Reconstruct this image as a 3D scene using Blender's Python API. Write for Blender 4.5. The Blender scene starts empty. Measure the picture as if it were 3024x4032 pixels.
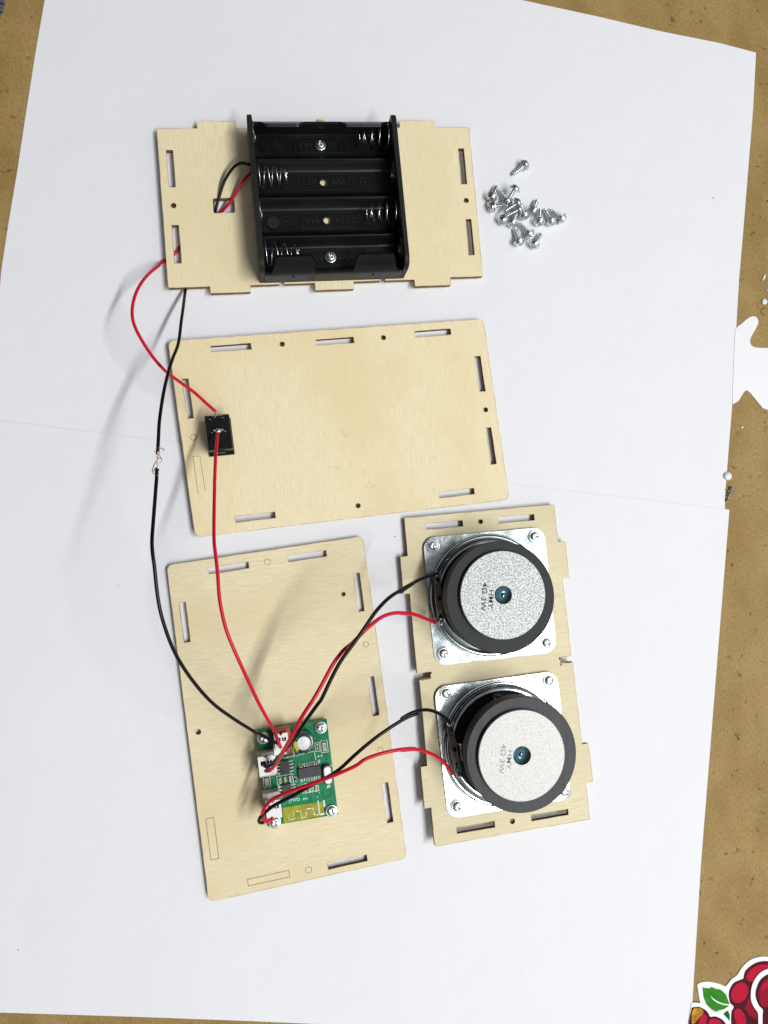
import bpy, bmesh, math, random
import numpy as np
from mathutils import Vector, Matrix
S = 0.001                                # all shapes below are written in millimetres
random.seed(7)
scene = bpy.context.scene
C = scene.collection

# ------------------------------------------------------------------ camera
cam = bpy.data.cameras.new('camera'); co = bpy.data.objects.new('camera', cam); C.objects.link(co)
cam.sensor_fit = 'VERTICAL'; cam.sensor_height = 36; cam.sensor_width = 27; cam.lens = 26.715
cam.clip_start = 0.005; cam.clip_end = 20
right = Vector((0.98722, 0, 0.15933)); down = Vector((0.01127, -0.99749, -0.06986)); fwd = Vector((0.15893, 0.07076, -0.98475))
m3 = Matrix((right, -down, -fwd)).transposed()
co.matrix_world = Matrix.Translation((0, 0, 313.66*S)) @ m3.to_4x4()
scene.camera = co

# ------------------------------------------------------------------ light
w = bpy.data.worlds.new('World'); scene.world = w; w.use_nodes = True
nt = w.node_tree; nt.nodes.clear()
def N(t, typ, **k):
    n = t.nodes.new(typ)
    for a, b in k.items(): setattr(n, a, b)
    return n
out = N(nt, 'ShaderNodeOutputWorld'); bg = N(nt, 'ShaderNodeBackground')
tc = N(nt, 'ShaderNodeTexCoord'); no = N(nt, 'ShaderNodeTexNoise'); no.inputs['Scale'].default_value = 2.6; no.inputs['Detail'].default_value = 2
dot = N(nt, 'ShaderNodeVectorMath', operation='DOT_PRODUCT'); dot.inputs[1].default_value = (0.55, -0.3, 0.35)
ad = N(nt, 'ShaderNodeMath', operation='ADD'); mu = N(nt, 'ShaderNodeMath', operation='MULTIPLY'); mu.inputs[1].default_value = 0.8
cr = N(nt, 'ShaderNodeValToRGB')
cr.color_ramp.elements[0].position = 0.40; cr.color_ramp.elements[0].color = (0.05, 0.053, 0.07, 1)
cr.color_ramp.elements[1].position = 0.9; cr.color_ramp.elements[1].color = (1.5, 1.52, 1.62, 1)
nt.links.new(tc.outputs['Generated'], dot.inputs[0]); nt.links.new(tc.outputs['Generated'], no.inputs['Vector'])
nt.links.new(no.outputs['Fac'], mu.inputs[0]); nt.links.new(dot.outputs['Value'], ad.inputs[0]); nt.links.new(mu.outputs[0], ad.inputs[1])
nt.links.new(ad.outputs[0], cr.inputs['Fac']); nt.links.new(cr.outputs['Color'], bg.inputs['Color']); bg.inputs['Strength'].default_value = 0.34
nt.links.new(bg.outputs[0], out.inputs[0])

ld = bpy.data.lights.new('ceiling_tube_lamp', 'AREA'); ld.shape = 'RECTANGLE'; ld.size = 0.075; ld.size_y = 0.95; ld.energy = 15.3; ld.color = (1.0, 0.995, 0.965)
lo = bpy.data.objects.new('ceiling_tube_lamp', ld); C.objects.link(lo)
lp = Vector((555, -255, 1150))*S; lz = (lp-Vector((0.04, 0.02, 0))).normalized(); ly = Vector((0.35, 0.93, 0)); ly = (ly-lz*ly.dot(lz)).normalized(); lx = ly.cross(lz)
lo.matrix_world = Matrix.Translation(lp) @ Matrix((lx, ly, lz)).transposed().to_4x4()

scene.view_settings.view_transform = 'Standard'; scene.view_settings.look = 'None'
scene.view_settings.exposure = 0.0; scene.view_settings.gamma = 1.0
scene.render.resolution_x = 768; scene.render.resolution_y = 1024

# ------------------------------------------------------------------ materials
def mat(name, col, rough=0.5, metal=0.0, coords='Object', noise=None, bump=None, col2=None, stretch=(1, 1, 1), trans=0, coat=0, spec=0.5, detail=4, lo_=0.35, hi_=0.65, sss=0, aniso=0):
    """noise/bump scales are per metre of object space (objects are unscaled)"""
    m = bpy.data.materials.new(name); m.use_nodes = True; t = m.node_tree; b = t.nodes['Principled BSDF']
    b.inputs['Base Color'].default_value = (*col, 1); b.inputs['Roughness'].default_value = rough; b.inputs['Metallic'].default_value = metal
    b.inputs['Transmission Weight'].default_value = trans; b.inputs['Coat Weight'].default_value = coat; b.inputs['Specular IOR Level'].default_value = spec
    if aniso: b.inputs['Anisotropic'].default_value = aniso
    c = N(t, 'ShaderNodeTexCoord'); mp = N(t, 'ShaderNodeMapping'); mp.inputs['Scale'].default_value = stretch
    t.links.new(c.outputs[coords], mp.inputs[0])
    if noise:
        n = N(t, 'ShaderNodeTexNoise'); n.inputs['Scale'].default_value = noise; n.inputs['Detail'].default_value = detail
        r = N(t, 'ShaderNodeValToRGB'); r.color_ramp.elements[0].color = (*col, 1); r.color_ramp.elements[1].color = (*(col2 or col), 1)
        r.color_ramp.elements[0].position = lo_; r.color_ramp.elements[1].position = hi_
        t.links.new(mp.outputs[0], n.inputs['Vector']); t.links.new(n.outputs['Fac'], r.inputs[0]); t.links.new(r.outputs[0], b.inputs['Base Color'])
    if bump:
        n2 = N(t, 'ShaderNodeTexNoise'); n2.inputs['Scale'].default_value = bump[0]; n2.inputs['Detail'].default_value = 5
        bp = N(t, 'ShaderNodeBump'); bp.inputs['Strength'].default_value = bump[1]; bp.inputs['Distance'].default_value = bump[2]*S
        t.links.new(mp.outputs[0], n2.inputs['Vector']); t.links.new(n2.outputs['Fac'], bp.inputs['Height']); t.links.new(bp.outputs[0], b.inputs['Normal'])
    return m

def wood_mat(name, along, c1, c2, c3, seed):
    """birch plywood face, fine fibres running along u (0) or v (1); UV in units of 10 mm"""
    m = bpy.data.materials.new(name); m.use_nodes = True; t = m.node_tree; b = t.nodes['Principled BSDF']
    b.inputs['Roughness'].default_value = 0.62; b.inputs['Specular IOR Level'].default_value = 0.3
    c = N(t, 'ShaderNodeTexCoord')
    def noise(sc, stretch, det=4):
        mp = N(t, 'ShaderNodeMapping'); mp.inputs['Scale'].default_value = stretch; mp.inputs['Location'].default_value = (seed, seed*2.3, 0)
        n = N(t, 'ShaderNodeTexNoise'); n.inputs['Scale'].default_value = sc; n.inputs['Detail'].default_value = det
        t.links.new(c.outputs['UV'], mp.inputs[0]); t.links.new(mp.outputs[0], n.inputs['Vector']); return n
    st = (0.09, 1, 1) if along == 0 else (1, 0.09, 1)
    n1 = noise(16, st, 6); n2 = noise(0.28, (0.5, 1, 1) if along == 0 else (1, 0.5, 1), 3); n3 = noise(45, (0.16, 1, 1) if along == 0 else (1, 0.16, 1), 3)
    r1 = N(t, 'ShaderNodeValToRGB'); r1.color_ramp.elements[0].color = (*c1, 1); r1.color_ramp.elements[1].color = (*c2, 1)
    r1.color_ramp.elements[0].position = 0.3; r1.color_ramp.elements[1].position = 0.62
    r2 = N(t, 'ShaderNodeMapRange'); r2.inputs[1].default_value = 0.42; r2.inputs[2].default_value = 0.72
    mx = N(t, 'ShaderNodeMix', data_type='RGBA'); mx.inputs[7].default_value = (*c3, 1)
    t.links.new(n1.outputs['Fac'], r1.inputs[0]); t.links.new(n2.outputs['Fac'], r2.inputs[0]); t.links.new(r2.outputs[0], mx.inputs[0])
    t.links.new(r1.outputs[0], mx.inputs[6])
    r3 = N(t, 'ShaderNodeMapRange'); r3.inputs[1].default_value = 0.3; r3.inputs[2].default_value = 0.7; r3.inputs[3].default_value = 0.94; r3.inputs[4].default_value = 1.04
    t.links.new(n3.outputs['Fac'], r3.inputs[0])
    ml = N(t, 'ShaderNodeVectorMath', operation='SCALE'); t.links.new(mx.outputs[2], ml.inputs[0]); t.links.new(r3.outputs[0], ml.inputs['Scale'])
    t.links.new(ml.outputs[0], b.inputs['Base Color'])
    bp = N(t, 'ShaderNodeBump'); bp.inputs['Strength'].default_value = 0.5; bp.inputs['Distance'].default_value = 0.00006
    t.links.new(n1.outputs['Fac'], bp.inputs['Height']); t.links.new(bp.outputs[0], b.inputs['Normal'])
    return m
W1c = (0.78, 0.68, 0.425); W2c = (0.86, 0.77, 0.52)
M = {}
M['wood_v1'] = wood_mat('birch_ply_battery', 1, W1c, W2c, (0.78, 0.67, 0.40), 1)
M['wood_v2'] = wood_mat('birch_ply_switch', 1, W1c, W2c, (0.80, 0.65, 0.38), 5.2)
M['wood_h3'] = wood_mat('birch_ply_board', 0, (0.72, 0.62, 0.39), (0.82, 0.73, 0.50), (0.74, 0.62, 0.37), 9.7)
M['wood_h4'] = wood_mat('birch_ply_speakers', 0, (0.68, 0.60, 0.39), (0.80, 0.72, 0.49), (0.68, 0.60, 0.38), 14.1)
M['char'] = mat('laser_burnt_edge', (0.06, 0.028, 0.012), 0.8, noise=900, col2=(0.30, 0.17, 0.07), stretch=(0.3, 0.3, 3), bump=(1500, 0.6, 0.1))
M['scorch'] = mat('scorched_fringe', (0.46, 0.33, 0.17), 0.8, noise=180, col2=(0.78, 0.67, 0.42), lo_=0.35, hi_=0.6)
M['burn'] = mat('dark_burn', (0.05, 0.024, 0.008), 0.8, noise=700, col2=(0.42, 0.30, 0.14), lo_=0.45, hi_=0.7)
M['mark'] = mat('laser_line', (0.05, 0.028, 0.012), 0.9)
M['pencil'] = mat('pencil_scratch', (0.42, 0.33, 0.19), 0.8)

def mdf():
    m = bpy.data.materials.new('brown_fibreboard'); m.use_nodes = True; t = m.node_tree; b = t.nodes['Principled BSDF']
    c = N(t, 'ShaderNodeTexCoord'); b.inputs['Roughness'].default_value = 0.5; b.inputs['Specular IOR Level'].default_value = 0.1
    def ns(sc, d, st=(1, 1, 1)):
        mp = N(t, 'ShaderNodeMapping'); mp.inputs['Scale'].default_value = st; t.links.new(c.outputs['Object'], mp.inputs[0])
        n = N(t, 'ShaderNodeTexNoise'); n.inputs['Scale'].default_value = sc; n.inputs['Detail'].default_value = d; t.links.new(mp.outputs[0], n.inputs['Vector']); return n
    a = ns(60, 6, (1, 0.6, 1)); f = ns(1500, 5, (1, 0.45, 1)); g = ns(260, 3)
    r = N(t, 'ShaderNodeValToRGB'); r.color_ramp.elements[0].color = (0.295, 0.195, 0.070, 1); r.color_ramp.elements[1].color = (0.355, 0.243, 0.096, 1)
    r.color_ramp.elements[0].position = 0.38; r.color_ramp.elements[1].position = 0.62
    t.links.new(a.outputs['Fac'], r.inputs[0])
    v = N(t, 'ShaderNodeMapRange'); v.inputs[1].default_value = 0.3; v.inputs[2].default_value = 0.7; v.inputs[3].default_value = 0.80; v.inputs[4].default_value = 1.18
    t.links.new(f.outputs['Fac'], v.inputs[0])
    s = N(t, 'ShaderNodeVectorMath', operation='SCALE'); t.links.new(r.outputs[0], s.inputs[0]); t.links.new(v.outputs[0], s.inputs['Scale'])
    sp = N(t, 'ShaderNodeMapRange'); sp.inputs[1].default_value = 0.66; sp.inputs[2].default_value = 0.72; sp.inputs[3].default_value = 1.0; sp.inputs[4].default_value = 0.5
    t.links.new(g.outputs['Fac'], sp.inputs[0])
    s2 = N(t, 'ShaderNodeVectorMath', operation='SCALE'); t.links.new(s.outputs[0], s2.inputs[0]); t.links.new(sp.outputs[0], s2.inputs['Scale'])
    t.links.new(s2.outputs[0], b.inputs['Base Color'])
    bp = N(t, 'ShaderNodeBump'); bp.inputs['Strength'].default_value = 0.5; bp.inputs['Distance'].default_value = 0.0002
    t.links.new(f.outputs['Fac'], bp.inputs['Height']); t.links.new(bp.outputs[0], b.inputs['Normal'])
    return m
M['mdf'] = mdf()
M['paper'] = mat('white_office_paper', (0.79, 0.798, 0.832), 0.7, noise=900, col2=(0.81, 0.818, 0.852), bump=(9, 0.6, 4), spec=0.25)
M['plastic'] = mat('black_moulded_plastic', (0.004, 0.005, 0.005), 0.34, noise=300, col2=(0.006, 0.007, 0.007), bump=(2500, 0.25, 0.05), spec=0.22)
M['plastic_rough'] = mat('black_textured_plastic', (0.009, 0.010, 0.010), 0.5, bump=(2600, 0.9, 0.12), spec=0.3)
M['emboss'] = mat('raised_black_lettering', (0.014, 0.016, 0.016), 0.42, spec=0.4)
M['spring'] = mat('nickel_spring_wire', (0.70, 0.69, 0.66), 0.25, 1.0)
M['gold'] = mat('brass_contact', (0.62, 0.50, 0.27), 0.3, 1.0, noise=700, col2=(0.5, 0.46, 0.38))
M['zinc'] = mat('zinc_plated_steel', (0.58, 0.63, 0.63), 0.3, 1.0, noise=160, col2=(0.74, 0.78, 0.79), bump=(500, 0.25, 0.06))
M['plate'] = mat('galvanised_speaker_plate', (0.10, 0.125, 0.13), 0.24, 1.0, noise=70, col2=(0.50, 0.545, 0.55), bump=(70, 0.7, 0.6), detail=7)
M['rim'] = mat('stepped_rim', (0.34, 0.38, 0.39), 0.18, 1.0, noise=300, col2=(0.52, 0.57, 0.58), stretch=(1, 1, 1))
M['rib'] = mat('pressed_steel_basket', (0.12, 0.135, 0.135), 0.14, 1.0, noise=200, col2=(0.36, 0.39, 0.385))
M['ferrite'] = mat('dark_ferrite', (0.018, 0.021, 0.024), 0.5, noise=900, col2=(0.034, 0.038, 0.043), stretch=(1, 0.06, 1), spec=0.3, bump=(1400, 0.5, 0.05))
M['ferrite1'] = mat('smooth_dark_ferrite', (0.016, 0.019, 0.021), 0.6, noise=1500, col2=(0.025, 0.029, 0.032), spec=0.28, bump=(3000, 0.4, 0.04))
M['shade_black'] = mat('shade_darkened_magnet_side', (0.004, 0.0045, 0.005), 0.5, spec=0.3)  # near-black: the unlit shade of the magnet's side is put into its colour
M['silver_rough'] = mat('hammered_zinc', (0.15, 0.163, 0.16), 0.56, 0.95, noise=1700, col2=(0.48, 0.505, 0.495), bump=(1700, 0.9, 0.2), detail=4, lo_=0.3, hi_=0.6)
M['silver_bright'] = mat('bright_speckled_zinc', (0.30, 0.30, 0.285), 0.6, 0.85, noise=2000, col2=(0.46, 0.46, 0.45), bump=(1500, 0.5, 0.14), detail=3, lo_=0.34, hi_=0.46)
M['teal'] = mat('bluish_dimple', (0.10, 0.20, 0.235), 0.25, 0.9)
M['black_cone'] = mat('black_paper_cone', (0.004, 0.004, 0.005), 0.7, bump=(900, 0.4, 0.1))
M['basket_dark'] = mat('dark_steel_basket', (0.05, 0.058, 0.058), 0.22, 1.0)
M['bakelite'] = mat('tan_terminal_board', (0.16, 0.14, 0.10), 0.5, noise=600, col2=(0.24, 0.21, 0.16))
M['ink'] = mat('stamped_ink', (0.012, 0.014, 0.014), 0.6)
M['ink_grey'] = mat('faint_stamped_ink', (0.30, 0.30, 0.29), 0.5)
M['red_wire'] = mat('red_pvc', (0.60, 0.004, 0.030), 0.32, spec=0.3)
M['black_wire'] = mat('black_pvc', (0.004, 0.004, 0.004), 0.30, spec=0.28)
M['copper'] = mat('tinned_copper', (0.30, 0.23, 0.18), 0.35, 1.0, noise=900, col2=(0.55, 0.50, 0.43))
M['solder'] = mat('solder', (0.72, 0.70, 0.64), 0.2, 1.0, bump=(900, 0.5, 0.2))
M['pcb'] = mat('green_solder_mask', (0.002, 0.165, 0.058), 0.32, noise=260, col2=(0.003, 0.23, 0.088), spec=0.22)
M['pcb_trace'] = mat('covered_copper_trace', (0.012, 0.27, 0.13), 0.3)
M['pcb_dark'] = mat('drilled_via', (0.003, 0.035, 0.02), 0.6)
M['pcb_edge'] = mat('board_edge', (0.16, 0.17, 0.03), 0.6)
M['olive'] = mat('bare_olive_laminate', (0.38, 0.37, 0.008), 0.4, spec=0.2, noise=400, col2=(0.26, 0.25, 0.012))
M['silk'] = mat('white_silkscreen', (0.62, 0.72, 0.68), 0.5)
M['chip'] = mat('grey_black_epoxy', (0.020, 0.023, 0.028), 0.55, noise=2000, col2=(0.030, 0.034, 0.040))
M['connector'] = mat('white_nylon', (0.83, 0.81, 0.82), 0.4, spec=0.4)
M['connector_grey'] = mat('beige_nylon', (0.50, 0.48, 0.43), 0.4)
M['red_nylon'] = mat('red_nylon', (0.33, 0.028, 0.012), 0.4)
M['cap_green'] = mat('dark_green_sleeve', (0.004, 0.040, 0.036), 0.22, spec=0.6)
M['cap_yellow'] = mat('yellow_print', (0.52, 0.50, 0.03), 0.35)
M['cap_top'] = mat('aluminium_top', (0.46, 0.46, 0.48), 0.45, 1.0, bump=(500, 0.3, 0.1))
M['smd_tan'] = mat('ceramic_capacitor', (0.42, 0.32, 0.24), 0.5)
M['sticker_white'] = mat('sticker_border', (0.82, 0.83, 0.86), 0.45)
M['berry_red'] = mat('print_red', (0.45, 0.002, 0.030), 0.4, spec=0.12)
M['berry_mid'] = mat('print_deep_red', (0.27, 0.001, 0.018), 0.4, spec=0.12)
M['berry_dark'] = mat('print_maroon', (0.065, 0.001, 0.008), 0.4, spec=0.12)
M['leaf'] = mat('print_green', (0.012, 0.20, 0.006), 0.4, noise=130, col2=(0.06, 0.27, 0.008), spec=0.12)
M['leaf_dark'] = mat('print_dark_green', (0.006, 0.12, 0.01), 0.4, spec=0.12)
M['print_gold'] = mat('print_gold', (0.62, 0.34, 0.02), 0.4, noise=350, col2=(0.30, 0.12, 0.008), spec=0.12)
M['clear'] = mat('clear_plastic', (0.93, 0.97, 0.96), 0.08, trans=0.85, spec=0.5)
M['milky'] = mat('milky_plastic', (0.80, 0.82, 0.82), 0.2, trans=0.1, coat=0.3)
M['grey_cloth'] = mat('grey_cloth', (0.10, 0.09, 0.115), 0.9, bump=(2500, 0.8, 0.3))
M['dirt'] = mat('speck_dirt', (0.10, 0.085, 0.05), 0.9)
M['white_plastic'] = M['connector']

# ------------------------------------------------------------------ helpers
def tag(o, label=None, cat=None, group=None, kind=None):
    if label: o['label'] = label
    if cat: o['category'] = cat
    if group: o['group'] = group
    if kind: o['kind'] = kind
    return o
ORG = {}
def thing(name, label, cat, at, group=None):
    o = bpy.data.objects.new(name, None); C.objects.link(o); o.location = Vector(at)*S; o.empty_display_size = 0.005
    ORG[o.name] = Vector(at); return tag(o, label, cat, group)
def obj(name, V, F, m, parent=None, smooth=False, uv=None, bevel=0, mats=None, fm=None):
    org = ORG.get(parent.name, Vector()) if parent else Vector()
    me = bpy.data.meshes.new(name)
    own = Vector()
    if parent is None:
        own = Vector(np.mean(np.array([tuple(v) for v in V]), 0)); own.z = min(v[2] for v in V)
    me.from_pydata([tuple((Vector(v)-org-own)*S) for v in V], [], F)
    for x in (mats or [m]): me.materials.append(x)
    if fm:
        for p, i in zip(me.polygons, fm): p.material_index = i
    me.validate()
    if uv:
        u = me.uv_layers.new(name='UVMap')
        for l in me.loops: u.data[l.index].uv = uv[l.vertex_index]
    bm = bmesh.new(); bm.from_mesh(me); bmesh.ops.recalc_face_normals(bm, faces=bm.faces); bm.to_mesh(me); bm.free()
    if smooth:
        for p in me.polygons: p.use_smooth = True
        if smooth != 'all': me.set_sharp_from_angle(angle=math.radians(40))
    o = bpy.data.objects.new(name, me); C.objects.link(o)
    if parent: o.parent = parent; ORG[o.name] = org
    else: o.location = own*S; ORG[o.name] = own
    if bevel:
        b = o.modifiers.new('edge', 'BEVEL'); b.width = bevel*S; b.segments = 2; b.limit_method = 'ANGLE'; b.angle_limit = math.radians(35)
    return o
class MB:
    def __init__(s): s.V = []; s.F = []; s.M = []
    def add(s, V, F, mi=0):
        n = len(s.V); s.V += [tuple(v) for v in V]; s.F += [tuple(i+n for i in f) for f in F]; s.M += [mi]*len(F); return s
    def obj(s, name, m, parent=None, **k):
        if isinstance(m, list): return obj(name, s.V, s.F, None, parent, mats=m, fm=s.M, **k)
        return obj(name, s.V, s.F, m, parent, **k)
def prism(poly, z0, z1):
    n = len(poly); V = [(p[0], p[1], z0) for p in poly]+[(p[0], p[1], z1) for p in poly]
    F = [tuple(range(n))[::-1], tuple(range(n, 2*n))]+[(i, (i+1) % n, n+(i+1) % n, n+i) for i in range(n)]
    return V, F
def rrect(cx, cy, w_, h_, ang=0, r=0, seg=4):
    pts = []
    for sx, sy, a0 in ((1, 1, 0), (-1, 1, 90), (-1, -1, 180), (1, -1, 270)):
        if r <= 0: pts.append((sx*w_/2, sy*h_/2)); continue
        for k in range(seg+1):
            a = math.radians(a0+90*k/seg); pts.append((sx*(w_/2-r)+r*math.cos(a), sy*(h_/2-r)+r*math.sin(a)))
    c, s_ = math.cos(math.radians(ang)), math.sin(math.radians(ang))
    return [(cx+c*x-s_*y, cy+s_*x+c*y) for x, y in pts]
def rbox(c, w_, h_, z0, z1, ang=0, r=0): return prism(rrect(c[0], c[1], w_, h_, ang, r), z0, z1)
def lathe(prof, c=(0, 0, 0), seg=48, a0=0, a1=360):
    full = abs(a1-a0) >= 360; ns = seg if full else seg+1; V = []; F = []
    for r, z in prof:
        for k in range(ns):
            a = math.radians(a0+(a1-a0)*k/seg); V.append((c[0]+r*math.cos(a), c[1]+r*math.sin(a), c[2]+z))
    for i in range(len(prof)-1):
        for k in range(seg):
            k2 = (k+1) % ns; F.append((i*ns+k, i*ns+k2, (i+1)*ns+k2, (i+1)*ns+k))
    if full:
        F.append(tuple(range(ns))[::-1]); F.append(tuple((len(prof)-1)*ns+k for k in range(ns)))
    return V, F
def disc(c, r, z0, z1, seg=32, ry=None, ang=0):
    ry = ry or r; ca, sa = math.cos(math.radians(ang)), math.sin(math.radians(ang))
    return prism([(c[0]+ca*r*math.cos(t)-sa*ry*math.sin(t), c[1]+sa*r*math.cos(t)+ca*ry*math.sin(t)) for t in [2*math.pi*k/seg for k in range(seg)]], z0, z1)
def smooth_path(P, n=8):
    P = [Vector(p) for p in P]; Q = []
    for i in range(len(P)-1):
        p0 = P[max(i-1, 0)]; p1 = P[i]; p2 = P[i+1]; p3 = P[min(i+2, len(P)-1)]
        for k in range(n):
            t = k/n
            Q.append(0.5*((2*p1)+(p2-p0)*t+(2*p0-5*p1+4*p2-p3)*t*t+(3*p1-p0-3*p2+p3)*t**3))
    Q.append(P[-1])
    for _ in range(2):
        Q = [Q[0]]+[(Q[i-1]+Q[i]*2+Q[i+1])/4 for i in range(1, len(Q)-1)]+[Q[-1]]
    return Q
def tube(P, r, seg=12, smooth=0):
    P = smooth_path(P, smooth) if smooth else [Vector(p) for p in P]
    V = []; F = []; up = Vector((0.3, 0.2, 1)).normalized(); prev = None
    for i, p in enumerate(P):
        d = (P[min(i+1, len(P)-1)]-P[max(i-1, 0)]).normalized()
        a = (prev or up); a = (a-d*a.dot(d))
        if a.length < 1e-4: a = d.orthogonal()
        a.normalize(); prev = a; b = d.cross(a); rr = r(i/(len(P)-1)) if callable(r) else r
        for k in range(seg):
            t = 2*math.pi*k/seg; V.append(p+(a*math.cos(t)+b*math.sin(t))*rr)
    for i in range(len(P)-1):
        for k in range(seg): F.append((i*seg+k, i*seg+(k+1) % seg, (i+1)*seg+(k+1) % seg, (i+1)*seg+k))
    F.append(tuple(range(seg))[::-1]); F.append(tuple((len(P)-1)*seg+k for k in range(seg)))
    return V, F
def strip(P, wd, z0, z1, closed=False):
    """flat line of width wd following points P"""
    P = [Vector((p[0], p[1])) for p in P]; n = len(P); L = []; Rr = []
    for i in range(n):
        a = P[i-1] if (i > 0 or closed) else P[i]; b = P[(i+1) % n] if (i < n-1 or closed) else P[i]
        d1 = (P[i]-a).normalized() if (P[i]-a).length > 0 else None; d2 = (b-P[i]).normalized() if (b-P[i]).length > 0 else None
        if d1 is None: d1 = d2
        if d2 is None: d2 = d1
        nrm = Vector((-(d1+d2).y, (d1+d2).x)); nrm = nrm.normalized() if nrm.length > 1e-6 else Vector((-d1.y, d1.x))
        k = 1/max(0.4, nrm.dot(Vector((-d1.y, d1.x)))); L.append(P[i]+nrm*wd/2*k); Rr.append(P[i]-nrm*wd/2*k)
    V = [(p.x, p.y, z0) for p in L]+[(p.x, p.y, z0) for p in Rr]+[(p.x, p.y, z1) for p in L]+[(p.x, p.y, z1) for p in Rr]; F = []
    for i in range(n if closed else n-1):
        j = (i+1) % n
        F += [(2*n+i, 2*n+j, 3*n+j, 3*n+i), (i, j, 2*n+j, 2*n+i), (n+j, n+i, 3*n+i, 3*n+j)]
    if not closed: F += [(0, n, 3*n, 2*n), (n-1, 2*n-1+0, 4*n-1, 3*n-1)]
    return V, F
def poly_mesh(outer, holes, z0, z1):
    """plate with holes; returns V, F, side flags (2 = side face)"""
    cu = bpy.data.curves.new('tmp', 'CURVE'); cu.dimensions = '2D'; cu.fill_mode = 'BOTH'
    for ring in [outer]+holes:
        s = cu.splines.new('POLY'); s.points.add(len(ring)-1); s.use_cyclic_u = True
        for q, p in zip(s.points, ring): q.co = (p[0], p[1], 0, 1)
    o = bpy.data.objects.new('tmp', cu); C.objects.link(o)
    me = bpy.data.meshes.new_from_object(o.evaluated_get(bpy.context.evaluated_depsgraph_get())); bpy.data.objects.remove(o)
    bm = bmesh.new(); bm.from_mesh(me); bmesh.ops.remove_doubles(bm, verts=bm.verts, dist=1e-4)
    top = [(v.co.x, v.co.y) for v in bm.verts]; faces = [tuple(v.index for v in f.verts) for f in bm.faces]
    be = [e for e in bm.edges if len(e.link_faces) == 1]; edges = [(e.verts[0].index, e.verts[1].index) for e in be]; bm.free()
    n = len(top); V = [(x, y, z1) for x, y in top]+[(x, y, z0) for x, y in top]
    F = list(faces)+[tuple(i+n for i in f[::-1]) for f in faces]; M_ = [0]*len(F)
    for a, b in edges: F.append((a, b, b+n, a+n)); M_.append(1)
    return V, F, M_
_tx = {}
def text(s, size, origin, ang, z, h, name, m, parent, mirror=False, align='CENTER', bold=0.0, sx=1.0):
    cu = bpy.data.curves.new('t', 'FONT'); cu.body = s; cu.size = size; cu.align_x = align; cu.align_y = 'CENTER'; cu.extrude = h/2; cu.offset = bold; cu.resolution_u = 3
    o = bpy.data.objects.new('t', cu); C.objects.link(o)
    me = bpy.data.meshes.new_from_object(o.evaluated_get(bpy.context.evaluated_depsgraph_get())); bpy.data.objects.remove(o)
    c, sn = math.cos(math.radians(ang)), math.sin(math.radians(ang))
    V = []
    for v in me.vertices:
        x, y = v.co.x*sx, v.co.y
        V.append((origin[0]+c*x-sn*y, origin[1]+sn*x+c*y, z+h/2+v.co.z))
    return obj(name, V, [tuple(p.vertices) for p in me.polygons], m, parent)

# ------------------------------------------------------------------ table and paper
tp = obj('table_top', *prism([(-900, -900), (900, -900), (900, 900), (-900, 900)], -18, 0), M['mdf']); tag(tp, kind='structure')

def paper(name, poly, z0, label):
    o = obj(name, *prism(poly, z0, z0+0.12), M['paper']); return tag(o, label, 'paper', 'white paper sheets under the parts')
sh1 = [(114.53,256.14,0.40),(149.41,252.85,0.40),(181.55,249.25,0.40),(211.35,246.95,0.40),(230.41,244.31,0.40),(227.73,215.53,0.40),(222.99,176.72,0.40),(220.19,153.84,0.40),(217.47,132.56,0.40),(215.23,109.74,0.40),(212.07,74.75,0.40),(209.75,55.82,0.40),(207.08,33.38,0.40),(206.56,25.65,0.40)]
sh1b = [(205.23,12.34,0.40),(-106.24,43.05,0.40),(-102.72,117.01,0.40),(-100.78,135.57,0.40),(-98.09,158.06,0.40),(-95.97,178.78,0.40),(-93.04,205.76,0.40),(-89.98,230.65,0.40),(-87.41,277.41,0.40)]
p1s = paper('paper_sheet', sh1+sh1b, 0.1, 'upper white paper sheet under the battery box and loose screws')
sh2 = [(208.62,25.32,0.50),(203.08,-19.43,0.50),(196.30,-74.86,0.50),(189.72,-128.69,0.50),(183.03,-194.65,0.50),(182.11,-201.59,0.50),(-0.72,-176.76,0.50),(-38.72,-171.91,0.50),(-63.92,-168.81,0.50),(-93.70,-165.22,0.50),(-115.58,-162.73,0.50),(-124.10,58.20,0.50),(-101.13,56.53,0.50),(-72.80,53.64,0.50),(-33.72,49.69,0.50),(27.87,43.31,0.50),(104.65,35.51,0.50),(163.06,29.75,0.50)]
p2s = paper('paper_sheet', sh2, 0.4, 'lower white paper sheet, overlapping the upper one, under the speakers')
def speck(P, r, par, z):
    obj('speck', *disc(P, r, z, z+0.15, 7, r*0.6, random.random()*180), M['dirt'], par)
for P, r in (((205.53,170.66,0.40), 0.35), ((101.56,164.60,0.40), 0.14)): speck(P, r, p1s, 0.22)
for P, r in (((-55.35,-7.85,0.50), 0.22), ((55.17,12.33,0.50), 0.3), ((-88.03,-143.35,0.50), 0.25), ((100.90,-140.36,0.50), 0.12)): speck(P, r, p2s, 0.52)

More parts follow.
